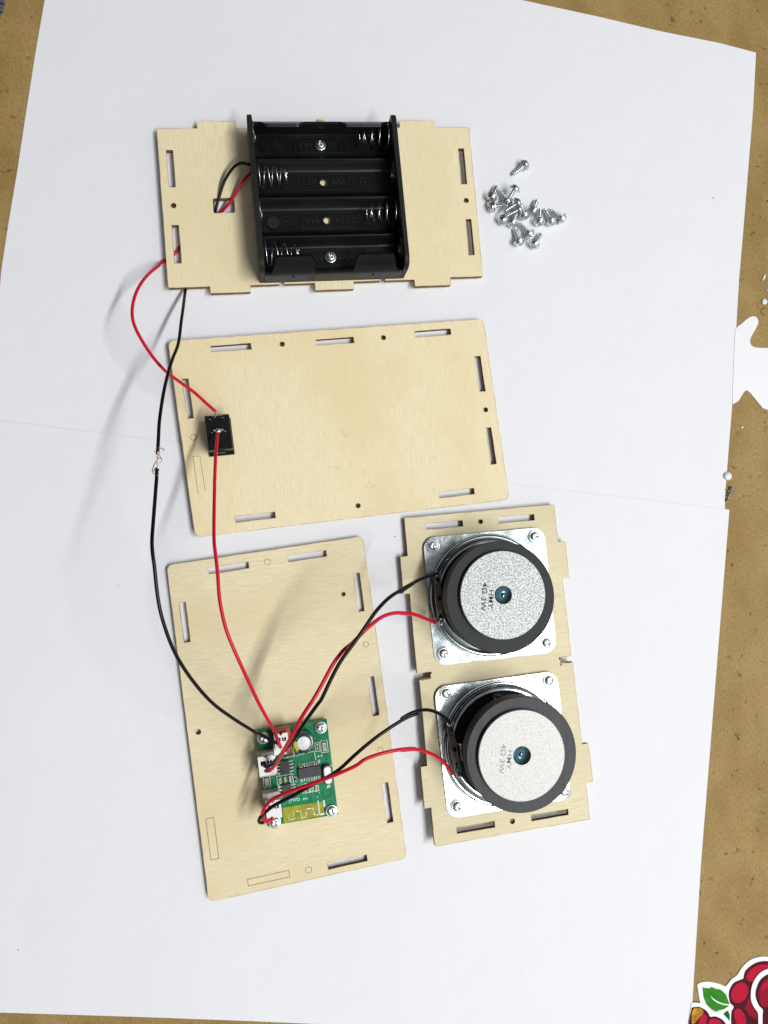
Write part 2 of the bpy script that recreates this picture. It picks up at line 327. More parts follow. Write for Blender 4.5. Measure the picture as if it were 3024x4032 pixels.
# ------------------------------------------------------------------ plywood panels
class Panel:
    """local mm frame (u right, v up) laid on a quad given by its four top corners"""
    def __init__(s, quad, W, H, zs, th=2.5):
        s.W, s.H, s.zs, s.th = W, H, zs, th
        src = [(0, H), (W, H), (W, 0), (0, 0)]; A = []; B = []
        for (x, y), q in zip(src, quad):
            A.append([x, y, 1, 0, 0, 0, -q[0]*x, -q[0]*y]); B.append(q[0])
            A.append([0, 0, 0, x, y, 1, -q[1]*x, -q[1]*y]); B.append(q[1])
        h = np.linalg.solve(np.array(A), np.array(B)); s.Hm = np.array([[h[0], h[1], h[2]], [h[3], h[4], h[5]], [h[6], h[7], 1]]); s.Hi = np.linalg.inv(s.Hm)
    def loc(s, P):
        q = s.Hi @ np.array([P[0], P[1], 1]); return (q[0]/q[2], q[1]/q[2])
    def w(s, u, v, dz=0):
        q = s.Hm @ np.array([u, v, 1]); a = u/s.W; b = v/s.H; z = (s.zs[0]*(1-a)+s.zs[1]*a)*b+(s.zs[3]*(1-a)+s.zs[2]*a)*(1-b)
        return (q[0]/q[2], q[1]/q[2], z+dz)
    def rect(s, pts):
        L = [s.loc(p) for p in pts]; u0 = (L[0][0]+L[3][0])/2; u1 = (L[1][0]+L[2][0])/2; v1 = (L[0][1]+L[1][1])/2; v0 = (L[2][1]+L[3][1])/2
        return (u0, v0, u1, v1)
    def rect_ring(s, pts):
        u0, v0, u1, v1 = s.rect(pts); return [(u0, v0), (u1, v0), (u1, v1), (u0, v1)]
    def circ(s, P, r, seg=20):
        u, v = s.loc(P); return [(u+r*math.cos(2*math.pi*k/seg), v+r*math.sin(2*math.pi*k/seg)) for k in range(seg)]
    def snap(s, pts, closed=True):
        """axis-align an outline whose edges alternate"""
        L = [list(s.loc(p)) for p in pts]; n = len(L)
        for i in range(n if closed else n-1):
            a, b = L[i], L[(i+1) % n]
            k = 0 if abs(a[0]-b[0]) < abs(a[1]-b[1]) else 1
            m_ = (a[k]+b[k])/2; a[k] = b[k] = m_
        return [tuple(x) for x in L]
    def build(s, outline, holes, m, parent):
        V, F, Mi = poly_mesh(outline, holes, -s.th, 0)
        uv = [(x/10, y/10) for x, y, z in V]
        for rg in [outline]+holes: s.line(rg, 0.24, parent, 'burnt_fringe', 'scorch')
        o = obj('panel_board', [s.w(x, y, z) for x, y, z in V], F, None, parent, uv=uv, mats=[m, M['char']], fm=Mi)
        return o
    def line(s, ring, wd, parent, name='laser_mark', m='mark', closed=True):
        V, F = strip(ring, wd, 0.004, 0.03, closed); obj(name, [s.w(x, y, z) for x, y, z in V], F, M[m], parent)
def roundcorners(W, H, r=2.2):
    return rrect(W/2, H/2, W, H, 0, r)

# battery panel -------------------------------------------------------
A1 = Panel([(-44.01, 178.09), (87.56, 191.06), (93.02, 124.67), (-38.1, 112.13)], 132, 66.3, (4.0, 4.0, 4.6, 4.6))
ol = [(-43.98,178.14,4.00),(-27.96,179.80,4.00),(-28.01,182.78,4.00),(-12.45,184.47,4.00),(-12.19,181.72,4.00),(-7.46,182.31,4.00),(56.55,188.96,4.00)]
t1 = thing('plywood_plate', 'light plywood panel with edge tabs carrying the black battery box', 'panel', (20, 150, 1.5), 'laser-cut plywood plates of the kit')
out1 = A1.snap([(-43.98,178.14,4.00),(-27.96,179.75,4.00),(-28.01,182.78,4.00),(-12.45,184.43,4.00),(-12.28,181.57,4.00),(56.87,188.06,4.00),(56.87,191.30,4.00),(72.28,192.90,4.00),(72.43,189.71,4.00),(87.58,191.09,4.00),(93.05,124.72,4.00),(78.73,123.46,4.00),(78.71,119.85,4.00),(63.33,118.71,4.00),(63.08,121.47,4.00)], False)
U = A1.loc; vb = A1.loc((49.51,120.36,4.60))[1]
n1a = A1.loc((50.40,120.75,4.00))[0]; n1b = A1.loc((48.19,120.51,4.00))[0]
tb1 = A1.loc((36.95,117.55,4.00))[0]; tb0 = A1.loc((20.99,116.07,4.00))[0]; tbv = A1.loc((28.87,115.07,4.00))[1]
n2b = A1.loc((8.29,116.71,4.00))[0]; n2a = A1.loc((6.09,116.44,4.00))[0]
lt1 = A1.loc((-5.66,113.83,4.00))[0]; lt0 = A1.loc((-21.59,112.44,4.00))[0]; ltv = A1.loc((-13.48,111.30,4.00))[1]
vb = out1[-1][1]
out1 = out1+[(n1a, vb), (n1a, vb+3), (n1b, vb+3), (n1b, vb), (tb1, vb), (tb1, tbv), (tb0, tbv), (tb0, vb), (n2b, vb), (n2b, vb+3), (n2a, vb+3), (n2a, vb), (lt1, vb), (lt1, ltv), (lt0, ltv), (lt0, vb), (0.0, vb)]
out1[0] = (0.0, out1[1][1])
hol1 = [A1.rect_ring(q) for q in (
  [(-40.29,169.52,4.00),(-37.41,169.87,4.00),(-35.96,154.03,4.00),(-38.92,153.61,4.00)], [(-37.43,137.98,4.00),(-34.48,138.37,4.00),(-33.00,122.27,4.00),(-35.99,121.90,4.00)],
  [(82.38,181.17,4.00),(85.19,181.71,4.00),(86.71,165.60,4.00),(83.97,165.04,4.00)], [(85.49,149.70,4.00),(88.23,150.01,4.00),(89.68,133.90,4.00),(87.00,133.56,4.00)])]
wu0, wv0, wu1, wv1 = A1.rect([(-21.46,150.53,4.00),(-12.52,151.47,4.00),(-12.09,145.02,4.00),(-20.84,144.09,4.00)])
hol1.append(rrect((wu0+wu1)/2, (wv0+wv1)/2, wu1-wu0, wv1-wv0, 0, 0.8))
hol1 += [A1.circ((-36.79,146.20,4.00), 1.25), A1.circ((86.05,158.01,4.00), 1.25)]
A1.build(out1, hol1, M['wood_v1'], t1)
obj('wood_splinter', *prism([(22.18,189.72,4.00),(24.61,190.50,4.00),(24.67,189.42,4.00),(22.18,189.02,4.00)], 2.0, 2.6), M['wood_v1'], t1)

# switch panel --------------------------------------------------------
A2 = Panel([(-37.87, 89.99), (93.53, 106.31), (104.19, 28.39), (-25.79, 11.39)], 132, 79, (4.0, 3.2, 3.2, 4.4))
t2 = thing('plywood_plate', 'large empty light plywood panel with slots round its edge, holding the rocker switch', 'panel', (30, 58, 1), 'laser-cut plywood plates of the kit')
hol2 = [A2.rect_ring(q) for q in (
  [(-21.35,89.04,4.00),(-5.05,90.90,4.00),(-4.79,88.19,4.00),(-21.00,86.27,4.00)], [(21.22,93.78,4.00),(37.14,95.66,4.00),(37.55,92.93,4.00),(21.64,91.01,4.00)], [(63.28,99.50,4.00),(79.01,101.49,4.00),(79.35,98.69,4.00),(63.57,96.60,4.00)],
  [(89.30,89.79,4.00),(92.17,90.10,4.00),(94.35,74.72,4.00),(91.54,74.32,4.00)], [(94.01,59.04,4.00),(96.63,59.24,4.00),(98.90,43.35,4.00),(96.28,43.12,4.00)], [(73.21,30.98,4.00),(88.75,32.98,4.00),(89.09,30.29,4.00),(73.49,28.26,4.00)],
  [(-10.73,19.90,4.00),(5.44,21.88,4.00),(5.78,19.19,4.00),(-10.26,17.19,4.00)], [(-32.25,74.89,4.00),(-29.61,75.21,4.00),(-27.07,58.88,4.00),(-29.74,58.67,4.00)])]
hol2 += [A2.circ((7.55,91.04,4.00), 1.15), A2.circ((49.85,95.93,4.00), 1.15), A2.circ((94.21,66.66,4.00), 1.15), A2.circ((39.22,24.75,4.00), 1.15)]
su0, sv0 = A2.loc((-20.90,44.61,4.00)); su1, sv0b = A2.loc((-11.21,45.81,4.00)); sv0 = (sv0+sv0b)/2
hol2.append([(su0, sv0), (su1, sv0), (su1, sv0+15.6), (su0, sv0+15.6)])
A2.build(roundcorners(132, 79), hol2, M['wood_v2'], t2)
A2.line(A2.circ((-27.28,51.32,4.00), 1.25, 24), 0.16, t2)
A2.line([A2.loc(p) for p in [(-25.07,28.73,4.00),(-27.36,43.67,4.00),(-24.56,43.82,4.00),(-22.37,29.95,4.00)]], 0.14, t2, closed=False)
obj('laser_mark', *disc((-22.21,27.77,4.00), 0.25, 4.2, 4.26, 8), M['mark'], t2)
for L in ([(31.53,55.08,4.00),(32.49,56.55,4.00)], [(32.39,54.24,4.00),(33.64,56.00,4.00)], [(33.25,53.12,4.00),(34.38,55.16,4.00)], [(34.11,52.85,4.00),(35.13,54.61,4.00)], [(34.15,40.07,4.00),(36.43,42.87,4.00)], [(27.33,39.82,4.00),(29.03,40.99,4.00),(31.30,39.90,4.00)],
          [(40.45,38.25,4.00),(42.17,39.55,4.00)], [(41.32,37.52,4.00),(42.46,38.86,4.00)], [(41.61,31.52,4.00),(43.91,34.42,4.00),(45.35,34.73,4.00)], [(43.91,31.84,4.00),(45.64,33.88,4.00)], [(45.06,32.03,4.00),(46.79,33.90,4.00)], [(54.03,36.61,4.00),(55.49,38.37,4.00)], [(69.01,43.29,4.00),(72.58,46.58,4.00)]):
    A2.line([A2.loc(p) for p in L], 0.10, t2, 'scratch', 'pencil', False)

# circuit board panel -------------------------------------------------
A3 = Panel([(-36.7, 0.13), (41.31, 12.11), (59.41, -117.72), (-18.33, -129.53)], 79, 131.5, (3.1, 3.0, 3.0, 3.2))
t3 = thing('plywood_plate', 'upright light plywood panel with etched outlines, carrying the green circuit board', 'panel', (10, -58, 0.6), 'laser-cut plywood plates of the kit')
hol3 = [A3.rect_ring(q) for q in (
  [(-20.84,-0.81,4.00),(-4.98,1.81,4.00),(-4.57,-0.88,4.00),(-20.61,-3.55,4.00)], [(10.33,3.97,4.00),(26.23,6.61,4.00),(26.58,3.87,4.00),(10.68,1.31,4.00)], [(37.33,-3.06,4.00),(39.98,-2.74,4.00),(42.27,-18.58,4.00),(39.55,-18.88,4.00)],
  [(43.23,-44.98,4.00),(46.07,-44.72,4.00),(48.33,-60.74,4.00),(45.56,-60.98,4.00)], [(-31.86,-14.36,4.00),(-29.16,-14.07,4.00),(-26.97,-30.03,4.00),(-29.72,-30.30,4.00)], [(49.17,-87.66,4.00),(51.93,-87.36,4.00),(54.11,-103.31,4.00),(51.35,-103.72,4.00)], [(27.23,-117.61,4.00),(43.20,-115.32,4.00),(43.64,-118.02,4.00),(27.68,-120.34,4.00)])]
hol3 += [A3.circ((33.40,-11.54,4.00), 0.95), A3.circ((-23.49,-64.82,4.00), 1.2)]
A3.build(roundcorners(79, 131.5), hol3, M['wood_h3'], t3)
for P, r in (((2.53,1.63,4.00), 1.2), ((42.62,-31.98,4.00), 1.1), ((48.65,-74.61,4.00), 1.15), ((19.90,-119.91,4.00), 1.25)): A3.line(A3.circ(P, r, 24), 0.15, t3)
for q in ([(-3.87,-121.92,4.00),(12.18,-119.64,4.00),(12.47,-122.13,4.00),(-3.47,-124.49,4.00)], [(-20.11,-98.15,4.00),(-17.14,-97.83,4.00),(-14.92,-113.41,4.00),(-17.94,-113.74,4.00)]): A3.line(A3.rect_ring(q), 0.17, t3)

# speaker panel -------------------------------------------------------
A4 = Panel([(58.95, 19.81), (124.15, 26.26), (136.41, -105.41), (70.21, -112.46)], 65.8, 132.3, (3.4, 3.4, 6.2, 6.8))
t4 = thing('plywood_plate', 'light plywood panel with side tabs holding two round speakers', 'panel', (98, -43, 1), 'laser-cut plywood plates of the kit')
o4 = A4.snap([(58.93,19.80,4.00),(124.11,26.25,4.00),(125.67,10.31,4.00),(128.99,10.44,4.00),(130.09,-5.07,4.00),(127.22,-5.38,4.00),(130.31,-38.11,4.00),(125.00,-38.47,4.00),(125.39,-40.94,4.00),(130.43,-40.53,4.00),(134.28,-74.78,4.00),(137.02,-74.67,4.00),(138.33,-90.12,4.00),(135.42,-90.53,4.00),(136.40,-105.38,4.00),(70.24,-112.42,4.00),(69.12,-97.44,4.00),(66.15,-97.14,4.00),(64.86,-81.20,4.00),(67.51,-81.05,4.00),(64.65,-46.67,4.00),(69.62,-46.05,4.00),(68.92,-43.28,4.00),(63.89,-43.70,4.00),(60.52,-11.40,4.00),(58.00,-11.53,4.00),(57.10,3.64,4.00),(59.93,4.05,4.00)])
hol4 = [A4.rect_ring(q) for q in ([(67.66,17.78,4.00),(83.72,19.22,4.00),(83.86,16.43,4.00),(67.86,15.02,4.00)], [(99.14,20.56,4.00),(115.13,22.19,4.00),(115.48,19.52,4.00),(99.32,17.70,4.00)], [(79.08,-105.44,4.00),(95.33,-103.95,4.00),(95.53,-106.41,4.00),(79.33,-108.29,4.00)], [(110.91,-102.33,4.00),(127.16,-100.65,4.00),(127.40,-103.32,4.00),(111.10,-104.87,4.00)])]
hol4 += [A4.circ((91.44,18.67,4.00), 1.15), A4.circ((102.91,-104.44,4.00), 1.2)]
A4.build(o4, hol4, M['wood_h4'], t4)

for L in ([(125.18,-40.83,4.00),(126.43,-40.65,4.00),(128.35,-40.69,4.00),(130.33,-40.47,4.00)], [(125.44,-41.25,4.00),(125.81,-42.08,4.00)], [(69.47,-45.75,4.00),(67.77,-46.06,4.00),(65.30,-46.50,4.00)], [(69.33,-43.41,4.00),(69.12,-44.20,4.00)], [(125.10,-38.57,4.00),(125.20,-39.50,4.00)]):
    A4.line([A4.loc(p) for p in L], 0.8, t4, 'burn_stain', 'burn', False)

# ------------------------------------------------------------------ screws
def screw_head_mesh(R=2.55, flange=True):
    """pan head with a raised rim and a cross recess, local z up, underside at z=0, mm"""
    seg = 40; rings = [(R, 0.0), (R, 0.42), (R*0.97, 0.55), (R*0.86, 0.62), (R*0.80, 0.60), (R*0.76, 0.75), (R*0.72, 1.25), (R*0.66, 1.5)]
    ins = [R*0.66*(1-k/9) for k in range(1, 9)]
    V = []; F = []
    def rec(x, y, z):
        a, b = abs(x), abs(y); ang = math.radians(0)
        d = max(0, min(1, (0.34-min(a, b))/0.10))*max(0, min(1, (1.25-max(a, b))/0.15))
        return z-0.75*d*(1-0.45*max(a, b)/1.3)
    allr = rings+[(r, 1.5+0.28*(1-(r/(R*0.66))**2)) for r in ins]
    for i, (r, z) in enumerate(allr):
        for k in range(seg):
            t = 2*math.pi*k/seg; x, y = r*math.cos(t), r*math.sin(t)
            V.append((x, y, rec(x, y, z) if i >= 7 else z))
    for i in range(len(allr)-1):
        for k in range(seg): F.append((i*seg+k, i*seg+(k+1) % seg, (i+1)*seg+(k+1) % seg, (i+1)*seg+k))
    V.append((0, 0, 1.03)); n = len(allr)-1
    for k in range(seg): F.append((n*seg+k, n*seg+(k+1) % seg, len(V)-1))
    F.append(tuple(range(seg))[::-1])
    return V, F
def to_mesh(name, V, F, m, smooth=True):
    me = bpy.data.meshes.new(name); me.from_pydata([tuple(Vector(v)*S) for v in V], [], F); me.materials.append(m)
    for p in me.polygons: p.use_smooth = smooth
    me.set_sharp_from_angle(angle=math.radians(50)); return me
hV, hF = screw_head_mesh()
HEAD = to_mesh('screw_head', hV, hF, M['zinc'])
def thread(L=6.8, r=0.92, pitch=0.9):
    seg = 14; n = int(L/pitch*8); V = []; F = []
    for i in range(n+1):
        z = 0.0-L*i/n
        for k in range(seg):
            ph = (z/pitch+k/seg) % 1.0; taper = 1.0 if i < n*0.85 else 1-0.75*(i-n*0.85)/(n*0.15)
            rr = (r*0.80+r*0.42*max(0, 1-abs(ph-0.5)*4.2))*taper if i > 3 else r*0.85
            t = 2*math.pi*k/seg; V.append((rr*math.cos(t), rr*math.sin(t), z))
    for i in range(n):
        for k in range(seg): F.append((i*seg+k, (i+1)*seg+k, (i+1)*seg+(k+1) % seg, i*seg+(k+1) % seg))
    F.append(tuple(n*seg+k for k in range(seg))[::-1]); return V, F
tV, tF = thread(); SHAFT = to_mesh('screw_shaft', tV, tF, M['zinc'])
def mounted(P, parent, rot=20, tilt=(0, 0), sc=1.0):
    o = bpy.data.objects.new('screw', HEAD); C.objects.link(o); o.parent = parent
    o.location = (Vector(P)-ORG[parent.name])*S; o.rotation_euler = (math.radians(tilt[0]), math.radians(tilt[1]), math.radians(rot)); o.scale = (sc, sc, sc)
    return o

# ------------------------------------------------------------------ battery box
TH = math.radians(5.42)
def hb(x, y, z=0):
    X, Y = x+9.2, y+115.5; c, s_ = math.cos(TH), math.sin(TH); return (c*X-s_*Y, s_*X+c*Y, z)
zb = 4.55
bb = thing('battery_box', 'open black plastic holder for four batteries with coil springs, screwed to the plywood', 'battery holder', hb(30, 32, zb))
W_, H_ = 60.4, 63.6
def hpoly(pts): return [hb(*p)[:2] for p in pts]
# floor: trough cross-section extruded along x, with ridges between the bays
mb = MB(); prof = []
bc = [9.15, 25.3, 41.6, 57.8]; rd = [17.3, 33.5, 49.8]
y = 0.8
while y <= 62.8:
    d = min(abs(y-c) for c in bc); z = 1.3+max(0, (d-4.6))**1.25*0.85
    prof.append((y, min(z, 4.6))); y += 0.5
x0, x1 = 2.2, W_-2.0; n = len(prof); V = []
# holes in the floor are rings of faces: build the floor as a grid with round openings pulled to circles
hx = 29.9; xs = [x0, 8, 14, 20, 25]+[hx-1.7+3.4*k/8 for k in range(9)]+[35, 41, 47, 53, x1]
V = []; F = []
for (yy, zz) in prof:
    for xx in xs: V.append(hb(xx, yy, zb+zz))
nx = len(xs)
for i in range(n-1):
    for k in range(nx-1):
        cx = (xs[k]+xs[k+1])/2; cy = (prof[i][0]+prof[i+1][0])/2
        if min((cx-hx)**2+(cy-c)**2 for c in (bc[1], bc[2])) < 1.75**2: continue
        F.append((i*nx+k, i*nx+k+1, (i+1)*nx+k+1, (i+1)*nx+k))
obj('tray_floor', V, F, M['plastic'], bb, smooth=True)
for c in (bc[1], bc[2]):
    V, F = lathe([(1.95, 1.25), (1.95, 1.75), (1.65, 1.8), (1.6, 0.1)], hb(hx, c, zb), 28); obj('floor_eyelet', V, F[:-2], M['plastic'], bb, smooth=True)
for c in (bc[0]+8.2, bc[1]+8.2, bc[2]+8.2): obj('divider_ridge', *prism(hpoly([(3, c-0.35), (57, c-0.35), (57, c+0.35), (3, c+0.35)]), zb+3.6, zb+5.0), M['plastic'], bb, bevel=0.2)
# end walls, rounded at their lower corner
def endwall(xa, xb, m, top=15.0):
    pts = [(0.0, 0.0), (0.0, 9.5)]
    for k in range(7): a = math.radians(180-90*k/6); pts.append((4.6+4.6*math.cos(a), top-4.6+4.6*math.sin(a)))
    pts += [(61.6, top)]
    for k in range(7): a = math.radians(90-90*k/6); pts.append((61.6+2.2*math.cos(a), top-2.2+2.2*math.sin(a)))
    pts += [(63.8, 0.0)]
    n = len(pts); V = [hb(xa, y_, zb+z_) for y_, z_ in pts]+[hb(xb, y_, zb+z_) for y_, z_ in pts]
    F = [tuple(range(n)), tuple(range(n, 2*n))[::-1]]+[(i, (i+1) % n, n+(i+1) % n, n+i) for i in range(n)]
    return obj('end_wall', V, F, m, bb, bevel=0.35)
endwall(0, 2.0, M['plastic_rough']); endwall(W_-2.0, W_, M['plastic_rough'])
# side walls: low wall plus inward curving flaps with sloped shoulders
def sidewall(yo, sgn, low):
    mb = MB(); N_ = 72
    for i in range(N_): pass
    def top(x):
        # height of wall along x: low in the middle and at ends, high on the two flaps
        def f(a, b, s1=2.2):
            if x < a or x > b: return 0.0
            return min(1.0, (x-a)/s1, (b-x)/s1)
        return max(f(4.6, 22.8), f(37.3, 56.2))
    xs = [2.0+56.4*i/N_ for i in range(N_+1)]
    cols = []
    for x in xs:
        t = top(x); hgt = low+(15.2-low)*t; col = []
        for k in range(15):
            s = k/14*hgt
            bend = max(0, s-7.0)/8.2; inn = 4.6*bend**1.8
            col.append((s, inn))
        cols.append(col)
    V = []; F = []
    for side in (0, 1):
        for x, col in zip(xs, cols):
            for s, inn in col: V.append(hb(x, yo+sgn*(inn+(1.1 if side else 0)), zb+s-(0.5*(inn/4.6) if side else 0)))
    n1, n2 = len(xs), 15
    for i in range(n1-1):
        for k in range(n2-1):
            a = i*n2+k; F.append((a, a+n2, a+n2+1, a+1)); b = a+n1*n2; F.append((b, b+1, b+n2+1, b+n2))
        a = i*n2+n2-1; b = a+n1*n2; F.append((a, a+n2, b+n2, b))
    obj('side_wall', V, F, M['plastic'], bb, smooth=True)
sidewall(0.0, 1, 8.6); sidewall(H_, -1, 11.0)
for x in (13.5, 46.5): obj('side_dimple', *lathe([(0.55, 0), (0.5, 0.25), (0.01, 0.3)], ORG[bb.name], 12), M['plastic'], bb).matrix_local = Matrix.Translation((Vector(hb(x, -0.05, zb+5.5))-ORG[bb.name])*S) @ Matrix.Rotation(math.radians(90), 4, 'X')
# coil springs
def spring(xa, xb, yc, turns=3.9):
    P = []; n = int(turns*26)
    for i in range(n+1):
        t = i/n; a = 2*math.pi*turns*t; tt = t
        if t > 0.86: tt = 0.86+(t-0.86)*0.45
        if t < 0.12: tt = t*0.5+0.0
        R_ = 5.2-2.2*t; P.append(hb(xa+(xb-xa)*(tt/0.923), yc+R_*math.cos(a), zb+7.4+R_*math.sin(a)))
    obj('coil_spring', *tube(P, 0.26, 8), M['spring'], bb, smooth='all')
spring(2.6, 14.5, bc[2]); spring(2.6, 16.6, bc[0]); spring(57.8, 46.2, bc[3]); spring(57.8, 46.2, bc[1])
def contact(x, yc, sx):
    obj('contact_plate', *prism(hpoly([(x, yc-3.6), (x+0.3*sx, yc-3.6), (x+0.3*sx, yc+3.6), (x, yc+3.6)]), zb+3.0, zb+11.5), M['gold'], bb)
    obj('contact_nub', *lathe([(1.9, 0), (1.6, 0.7), (0.01, 0.9)], ORG[bb.name], 16), M['gold'], bb, smooth=True).matrix_local = Matrix.Translation((Vector(hb(x+0.3*sx, yc, zb+7.4))-ORG[bb.name])*S) @ Matrix.Rotation(TH, 4, 'Z') @ Matrix.Rotation(math.radians(90*sx), 4, 'Y')
contact(2.05, bc[3], 1); contact(2.05, bc[1], 1); contact(W_-2.05, bc[2], -1); contact(W_-2.05, bc[0], -1)
for yc in (bc[3]-1, bc[1]-0.5):
    P = [hb(2.2+0.25*math.sin(k*1.3), yc+4.5-9*k/9, zb+13.6-0.5*math.cos(k)) for k in range(10)]
    obj('solder_strand', *tube(P, 0.17, 6, 3), M['copper'], bb, smooth='all')
for yc, xm in ((bc[1], 7.5), (bc[3], 7.0)): obj('ejector_mark', *disc(hb(xm, yc-0.8), 2.6 if yc == bc[1] else 2.3, zb+2.0, zb+2.25, 28), M['plastic_rough' if yc == bc[1] else 'plastic'], bb)
# moulded lettering
def btext(s, x, yy, size, ang=0, z=1.75): text(s, size, hb(x, yy), ang+5.42, zb+z, 0.16, 'moulded_text', M['emboss'], bb)
for yc, rot in ((bc[3], 180), (bc[2], 0), (bc[1], 180), (bc[0], 0)):
    sg = -1 if rot else 1
    yo_ = yc-0.2
    btext('1.5V', hx-sg*6.3, yo_, 3.4, rot); btext('4AA', hx+sg*6.3, yo_, 3.4, rot)
    btext('+', hx+sg*17.4, yo_, 3.2, rot); btext('\u2013', hx-sg*16.2, yo_, 3.0, rot)
    for xx in (hx+sg*17.4, hx-sg*16.2):
        ring = [hb(xx+2.0*math.cos(2*math.pi*k/24), yo_+2.0*math.sin(2*math.pi*k/24))[:2] for k in range(24)]
        obj('moulded_ring', *strip(ring, 0.22, zb+1.7, zb+1.86, True), M['emboss'], bb)
    a, b = hx-10.5, hx+10.5
    obj('moulded_outline', *strip(hpoly([(a, yo_-3.3), (b, yo_-3.3), (b, yo_-1), (b+sg*0+1.8, yo_-1), (b+1.8, yo_+1), (b, yo_+1), (b, yo_+3.3), (a, yo_+3.3)]), 0.2, zb+1.7, zb+1.86, True), M['emboss'], bb)
btext('RoHS', 49.0, bc[0]+3.3, 3.3, 0, 1.45)
mounted(hb(hx, bc[3]-0.2, zb+1.6), bb, 25, sc=0.92); mounted(hb(hx, bc[0]+0.2, zb+1.6), bb, 50, sc=0.92)

# ------------------------------------------------------------------ rocker switch
sw = thing('rocker_switch', 'black rocker switch seen from its back, set in the plywood panel', 'switch', (-17.38,53.31,4.50))
def sp(x, y, z): return None
swA = 7.4
body_top = [(-22.56,57.90,14.00),(-13.43,59.33,14.00),(-11.29,45.69,14.00),(-20.25,44.44,14.00)]
cx = sum(p[0] for p in body_top)/4; cy = sum(p[1] for p in body_top)/4
obj('switch_body', *rbox((cx+0.05, cy), 9.4, 13.3, 2.2, 13.8, swA, 0.25), M['plastic'], sw, bevel=0.25)
obj('switch_collar', *rbox((cx+0.1, cy-0.3), 9.9, 14.9, 3.2, 5.6, swA, 0.2), M['plastic'], sw, bevel=0.15)
def swp(du, dv): a = math.radians(swA); return (cx+du*math.cos(a)-dv*math.sin(a), cy+du*math.sin(a)+dv*math.cos(a))
for du, dv, ww, hh, zz in ((0.4, 4.5, 2.8, 1.2, 0.35), (0.8, -0.6, 2.2, 4.6, 0.25), (0.9, -3.6, 2.6, 0.5, 0.4), (1.0, -4.5, 3.0, 0.5, 0.4), (0.3, 2.3, 3.2, 3.0, 0.15)):
    obj('moulded_step', *rbox(swp(du, dv), ww, hh, 13.75, 13.8+zz, swA), M['plastic'], sw, bevel=0.08)
obj('locking_clip', *rbox(swp(-0.2, -6.9), 3.4, 0.7, 5.0, 10.5, swA), M['plastic'], sw, bevel=0.1)
for nm, P in (('u', (-17.75,58.26,16.50)), ('l', (-16.91,52.33,17.00)), ):
    obj('terminal', *rbox(P, 3.9, 0.5, 13.5, 16.6 if nm == 'u' else 17.0, swA), M['zinc'], sw, bevel=0.06)
for P in ((-20.28,56.90,14.20), (-15.30,57.76,14.20), (-19.41,51.67,14.20), (-14.38,52.36,14.20)):
    obj('pin_fleck', *rbox(P, 0.8, 0.3, 13.7, 14.15, swA-25), M['solder'], sw)

